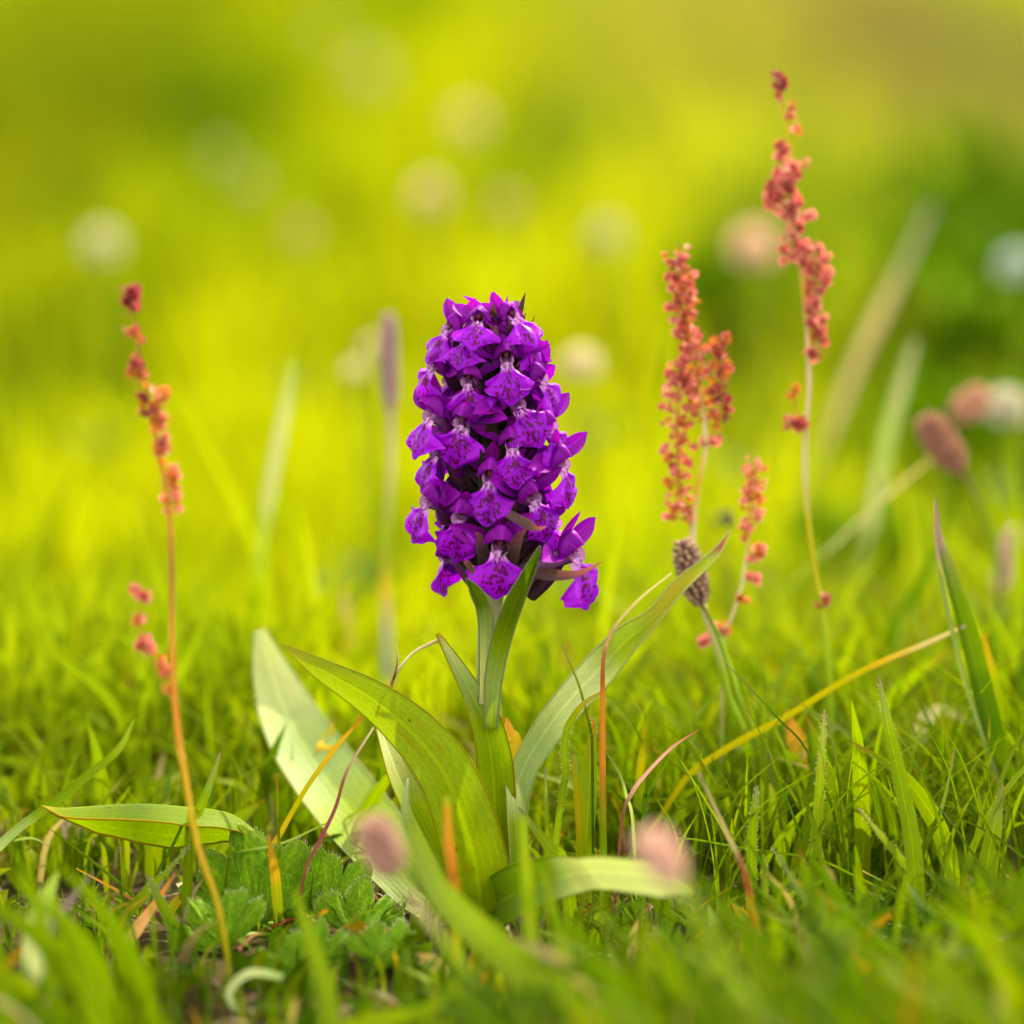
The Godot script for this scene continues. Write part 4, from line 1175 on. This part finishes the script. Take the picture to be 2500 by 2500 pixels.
func make_blades() -> void:
	# right
	blade("upright yellow green blade fringed with white hairs, right of centre", 0.797, 0.797, [1990, 2217, 1991, 2093, 2002, 1907, 2013, 1731], [30, 30, 28, 20, 4], "bright bright lime lime mauve", "blade", 170)
	blade("thin dark blade meeting the white haired blade at its tip", 0.80, 0.80, [2070, 2140, 2056, 2031, 2050, 1930, 2036, 1830, 2020, 1744], [6, 6, 6, 5, 2], "deep green green mauve")
	blade("short hairy blade with a brown point, left of the tall haired one", 0.79, 0.795, [1834, 2200, 1836, 2052, 1843, 1970, 1847, 1917], [26, 24, 17, 3], "bright bright bright mauve", "blade", 130)
	blade("broad tall soft blade bending left at its top, right side", 0.775, 0.79, [2232, 2310, 2234, 2155, 2222, 2031, 2196, 1900, 2168, 1775, 2146, 1652], [44, 46, 42, 38, 28, 4], "green bright bright bright lime mauve", "blade", 60)
	blade("broad pale striped blade near the right frame edge", 0.79, 0.80, [2379, 2310, 2400, 2168, 2424, 2031, 2449, 1911], [62, 62, 44, 4], "bright bright lime mauve", "blade", 40)
	blade("long folded purplish edged blade standing tallest at the right", 0.838, 0.84, [2466, 1935, 2435, 1840, 2398, 1690, 2365, 1560, 2325, 1420, 2293, 1310, 2283, 1214], [44, 50, 52, 46, 34, 16, 3], "bright green deep green green mauve mauve", "blade", 0, "grass_blade", "grass blade", 0.8)
	blade("pale outer sheath leaning along the tall folded blade", 0.835, 0.836, [2445, 1935, 2400, 1800, 2350, 1640, 2310, 1470, 2287, 1330, 2281, 1225], [10, 11, 11, 10, 8, 3], "tan glaucous glaucous glaucous mauve mauve")
	blade("orange tipped blade behind the tall folded one", 0.85, 0.85, [2440, 1800, 2430, 1690, 2415, 1620, 2402, 1545], [36, 34, 24, 4], "bright bright yellow orange")
	blade("long yellow bent stem slanting up to the folded blade", 0.815, 0.838, [1520, 2120, 1560, 2060, 1605, 2005, 1640, 1950, 1690, 1884, 1800, 1812, 1918, 1750, 2060, 1662, 2160, 1612, 2250, 1575, 2358, 1527], [10, 12, 13, 15, 17, 18, 17, 16, 15, 14, 9], "green bright bright yellow yellow yellow yellow yellow gold tan straw", "blade")
	blade("thin dark blade crossing over the yellow bent stem", 0.80, 0.81, [2040, 2010, 2000, 1895, 1956, 1812, 1899, 1754, 1850, 1700, 1762, 1610], [7, 7, 6, 5, 5, 2], "deep green deep green mauve")
	blade("thin dark blade with a black tip under the yellow bent stem", 0.80, 0.805, [1985, 2110, 1940, 2000, 1900, 1900, 1874, 1824, 1824, 1731], [7, 7, 6, 5, 2], "deep deep green brown")
	blade("soft pale broad blade with a purple tip, between two hairy blades", 0.83, 0.83, [1985, 2240, 1930, 2100, 1888, 1970, 1876, 1828], [48, 44, 30, 4], "bright bright lime mauve")
	blade("narrow blade with a dry tip rising by the broad soft blade", 0.80, 0.80, [2250, 2085, 2300, 1965, 2331, 1828], [13, 12, 3], "green bright mauve")
	blade("thin blade arching right from the white haired blade", 0.795, 0.80, [2010, 2060, 2019, 2044, 2072, 1969, 2162, 1909], [6, 6, 6, 2], "deep green green bright")
	blade("short hairy yellow blade pointing up left at the broad soft blade", 0.785, 0.79, [2230, 2140, 2209, 2110, 2155, 2044, 2095, 1971], [20, 19, 15, 3], "bright lime lime mauve", "blade", 70)
	blade("thin blade running down right from a pale point", 0.79, 0.80, [2440, 2180, 2383, 2097, 2321, 2006, 2238, 1909], [7, 7, 6, 2], "deep green green mauve")
	blade("thin brown tipped blade leaning right above the broad soft blade", 0.795, 0.80, [2225, 2140, 2250, 2093, 2288, 2019, 2352, 1950], [6, 6, 5, 2], "deep green green brown")
	blade("thin blade lying almost flat towards the right frame edge", 0.79, 0.80, [2520, 2100, 2500, 2093, 2412, 2031, 2292, 1977], [7, 7, 6, 2], "deep green green green")
	blade("plain green blade leaning left beside the white haired blade", 0.79, 0.795, [2034, 2210, 1990, 2030, 1972, 1970, 1957, 1923], [18, 16, 11, 2], "green bright green green")
	blade("stubby pointed blade at the foot of the short hairy blade", 0.785, 0.79, [1867, 2210, 1868, 2140, 1863, 2085], [18, 17, 3], "bright lime lime", "blade", 40)
	blade("pale based blade sloping left with a dark tip", 0.775, 0.79, [1990, 2225, 1932, 2139, 1882, 2068], [14, 11, 2], "glaucous green mauve")
	blade("thin blade sloping down right under the hairy yellow blade", 0.775, 0.79, [2333, 2275, 2205, 2180, 2106, 2126], [9, 8, 3], "deep green tan")
	blade("long thin blade lying across the roots on the right", 0.785, 0.80, [2260, 2230, 2197, 2193, 2090, 2140, 1990, 2097, 1824, 2072, 1700, 2050, 1640, 2046], [7, 7, 6, 6, 6, 5, 2], "deep green bright green bright bright")
	blade("blurred orange brown stem in front of the right grass", 0.735, 0.75, [1872, 2360, 1841, 2230, 1812, 2114, 1783, 2052, 1704, 1882], [28, 22, 14, 11, 4], "bright gold rust tan mauve")
	blade("blurred orange curved blade at the bottom edge", 0.68, 0.68, [2150, 2530, 2180, 2490, 2217, 2456, 2262, 2440], [40, 42, 38, 10], "rust orange gold gold")
	blade("blurred bright blade tip low on the right", 0.67, 0.69, [2400, 2530, 2362, 2458, 2318, 2400, 2272, 2352], [36, 36, 32, 10], "green bright lime lime")
	blade("dark green grass blade behind the tall sorrel's foot", 0.93, 0.93, [2150, 1640, 2185, 1527, 2240, 1440, 2280, 1338], [30, 30, 26, 8], "deep deep deep deep", "far")
	# left
	blade("long grey green blade slanting up from the left frame edge", 0.79, 0.83, [-40, 2110, 0, 2064, 54, 2015, 124, 1965, 207, 1899, 290, 1828, 327, 1758], [24, 24, 22, 22, 22, 18, 4], "glaucous glaucous glaucous bright bright lime lime")
	blade("long thin dark blade running down right at the lower left", 0.785, 0.80, [560, 2410, 455, 2304, 352, 2213, 290, 2155, 207, 2089, 124, 2025], [9, 9, 9, 8, 7, 2], "deep green green green green")
	blade("red brown stalk crossing the lower left grass", 0.775, 0.785, [545, 2370, 455, 2280, 373, 2226, 290, 2176, 186, 2120], [8, 8, 8, 7, 3], "wine wine wine orange gold", "dry")
	blade("thin upright blade near the left frame edge", 0.785, 0.785, [206, 2370, 196, 2270, 182, 2197, 178, 2068], [7, 7, 6, 2], "deep green green green")
	blade("second thin upright blade, right of the one by the left edge", 0.785, 0.785, [203, 2390, 202, 2250, 203, 2135], [8, 7, 2], "deep green green")
	blade("broad hairy blade slanting up right at the lower left", 0.77, 0.785, [172, 2425, 269, 2288, 364, 2172, 400, 2135, 466, 2062], [34, 34, 26, 13, 3], "bright bright lime lime mauve", "blade", 150)
	blade("peach orange dried blade in the lower left", 0.765, 0.78, [207, 2448, 290, 2333, 352, 2246, 390, 2190, 428, 2130], [30, 42, 30, 14, 3], "tan peach peach orange rust", "dry", 40)
	blade("bright green blade bending down right over the dried one", 0.76, 0.775, [488, 2480, 464, 2370, 435, 2288, 393, 2205, 358, 2136], [38, 36, 34, 26, 4], "green bright bright bright mauve", "blade", 50)
	blade("thin straight blade with a red tip beside the lobed leaves", 0.785, 0.785, [688, 2200, 680, 2031, 676, 1888], [8, 8, 3], "green green rust")
	blade("golden spotted stalk leaning against the big leaf", 0.795, 0.80, [655, 2095, 687, 2030, 749, 1922, 815, 1831, 884, 1750], [13, 13, 12, 12, 9], "yellow gold yellow gold orange")
	blade("dark brown wiry stalk beside the golden one", 0.79, 0.795, [745, 2130, 778, 2059, 819, 1972, 848, 1881, 912, 1776], [8, 10, 9, 8, 5], "rust brown wine brown tan", "dry")
	blade("thin blade lying level below the golden stalk", 0.79, 0.795, [560, 2086, 583, 2079, 687, 2059, 796, 2010], [7, 7, 7, 3], "green bright glaucous bright")
	blade("short blade with an orange tip among the lobed leaves", 0.782, 0.782, [676, 2180, 668, 2110, 654, 2038], [26, 24, 3], "bright gold orange")
	blade("small curved blade arching at the left frame edge", 0.80, 0.80, [-10, 2080, 8, 2060, 75, 2046, 120, 2066], [7, 7, 7, 2], "green green glaucous mauve")
	blade("upright blade with a purple brown tip over the boat shaped leaf", 0.785, 0.79, [465, 2010, 482, 1985, 508, 1925, 538, 1838], [24, 24, 20, 4], "bright lime bright mauve")
	blade("thin stalk under the upright purple tipped blade", 0.79, 0.79, [381, 2145, 414, 2080, 436, 2035, 457, 1985], [8, 8, 8, 6], "green green bright bright")
	blade("blurred purplish grey blade near the lower left corner", 0.70, 0.715, [60, 2370, 112, 2280, 166, 2205, 226, 2132], [34, 30, 20, 5], "green grey mauve mauve")
	blade("wide blurred leaf blade tapering up the left edge", 0.69, 0.72, [90, 2420, 85, 2290, 110, 2200, 140, 2130], [60, 60, 46, 8], "bright pale bright lime")
	# centre
	blade("big blurred bright blade in front of the orchid, its tip grey and sharp", 0.60, 0.785, [1500, 2580, 1388, 2470, 1243, 2335, 1098, 2205, 1044, 2108, 994, 1990, 996, 1900], [112, 106, 88, 74, 58, 36, 5], "green bright bright lime lime bright white", "blade")
	blade("blurred orange tinged blade before the big leaf", 0.72, 0.73, [1112, 2190, 1106, 2130, 1096, 2050, 1091, 1943], [26, 26, 25, 18], "bright orange orange lime")
	blade("blurred upright blade before the forward curling leaf", 0.69, 0.70, [1300, 2380, 1297, 2300, 1287, 2160, 1275, 1995], [38, 36, 32, 18], "bright lime lime lime")
	blade("second blurred upright blade, right of the first", 0.68, 0.69, [1390, 2420, 1378, 2370, 1352, 2230, 1322, 2115], [34, 34, 28, 10], "bright lime lime lime")
	blade("blurred broad blade near the bottom, left of centre", 0.66, 0.69, [815, 2540, 795, 2400, 755, 2280, 718, 2170], [62, 58, 46, 10], "green bright bright bright")
	blade("blurred blade bowing across the bottom edge", 0.655, 0.66, [850, 2530, 930, 2490, 1030, 2470, 1098, 2425, 1128, 2360], [38, 38, 34, 28, 12], "green lime lime bright bright")
	blade("hairy blade curling right beside the long pale leaf", 0.79, 0.795, [1355, 2090, 1371, 1950, 1382, 1884, 1378, 1830, 1388, 1772, 1425, 1718, 1480, 1683], [15, 17, 19, 20, 18, 12, 4], "lime lime bright lime lime yellow mauve", "blade", 120)
	blade("slim pointed blade at the foot of the long pale leaf", 0.79, 0.79, [1335, 2060, 1333, 1960, 1331, 1874], [11, 10, 3], "bright lime mauve")
	blade("short yellow blade with an orange point, right of the hairy one", 0.79, 0.79, [1418, 2070, 1410, 1950, 1402, 1880, 1403, 1840], [24, 22, 12, 3], "lime yellow yellow orange")
	blade("striped broad blade with a curled brown tip", 0.795, 0.795, [1430, 2080, 1436, 1960, 1441, 1860, 1448, 1795, 1450, 1765, 1436, 1742], [46, 46, 38, 16, 6, 3], "bright lime lime yellow orange tan", "blade", 40)
	blade("tall wiry reddish stalk bowing right across the long pale leaf", 0.788, 0.80, [1472, 2075, 1471, 1950, 1471, 1721, 1473, 1612, 1487, 1555, 1512, 1515, 1567, 1457, 1640, 1399], [18, 17, 13, 10, 9, 8, 7, 5], "bright green orange rust pinkish tan straw straw", "blade")
	blade("dark green thin blade crossing the long pale leaf", 0.79, 0.80, [1446, 1850, 1442, 1786, 1429, 1732, 1411, 1667, 1372, 1576], [7, 7, 7, 6, 2], "deep deep green bright mauve")
	blade("pinkish dry blade pointing up right, right of centre", 0.79, 0.795, [1518, 2010, 1541, 1938, 1578, 1888, 1639, 1826, 1705, 1781], [8, 12, 10, 8, 3], "wine brown pinkish pinkish rust", "dry")
	blade("dark green thin blade under the pinkish dry one", 0.80, 0.80, [1572, 1970, 1581, 1938, 1610, 1890, 1641, 1840], [10, 10, 9, 3], "deep deep green green")
	blade("thin pale blade curving down right of the reddish stalk", 0.80, 0.80, [1545, 2010, 1530, 1945, 1512, 1888, 1470, 1822], [8, 8, 7, 3], "glaucous pale glaucous green")
	blade("soft yellow upright blade behind the pinkish dry one", 0.83, 0.83, [1558, 2010, 1562, 1930, 1570, 1850, 1580, 1740], [26, 26, 24, 14], "lime lime yellow lime")
	blade("small bright blade leaning left over the forward curling leaf", 0.775, 0.785, [1378, 2120, 1345, 2070, 1309, 2025, 1266, 1970], [34, 32, 22, 3], "bright lime lime mauve")
	blade("thin yellow green blade slanting through the right middle", 0.80, 0.80, [1850, 2200, 1816, 2119, 1787, 2064, 1743, 1988, 1664, 1860], [8, 8, 7, 6, 2], "green bright bright lime lime")
	blade("wide soft band of a blade slanting behind the thin ones", 0.86, 0.86, [1990, 2150, 1900, 2080, 1834, 2010, 1736, 1915, 1690, 1860], [46, 46, 44, 38, 10], "bright lime lime lime lime")
	blade("second wide soft blade below the slanting band", 0.87, 0.87, [1860, 2130, 1790, 2040, 1740, 1970, 1690, 1930], [52, 50, 44, 10], "bright bright lime lime")
	blade("white curled dry scrap in the dark grass below the forward leaf", 0.75, 0.75, [1466, 2392, 1470, 2356, 1455, 2336, 1438, 2320], [6, 9, 8, 4], "white white white white", "dry")
	blade("pale woolly curl low among the lobed leaves", 0.71, 0.71, [575, 2470, 560, 2420, 610, 2375, 690, 2385], [16, 20, 20, 16], "glaucous pale pale glaucous", "dry")
	# behind
	blade("long pale straw blade standing in the blur left of the orchid", 0.95, 0.955, [590, 1720, 620, 1500, 640, 1330, 668, 1150, 695, 1010, 718, 870], [16, 18, 22, 32, 30, 10], "green green bright grey grey bright", "far")
	blade("pale beige stalk slanting at the upper right in the blur", 1.12, 1.18, [1800, 1640, 1900, 1380, 1990, 1150, 2085, 900, 2150, 760, 2215, 630, 2275, 500], [9, 13, 18, 30, 32, 24, 14], "green bright bright tan tan grey mauve", "far")
	blade("grey green broad stalk below the beige one", 1.02, 1.04, [2060, 1560, 2110, 1350, 2140, 1200, 2165, 1080, 2200, 950, 2235, 830], [14, 20, 28, 34, 30, 12], "green green grey glaucous grey grey", "far")
	blade("flat pale stalk leaning to the brown plantain head", 0.95, 0.95, [1640, 1720, 1820, 1540, 1960, 1400, 2080, 1290, 2200, 1180, 2290, 1110], [6, 7, 8, 10, 11, 7], "green bright bright grey tan bright", "far")
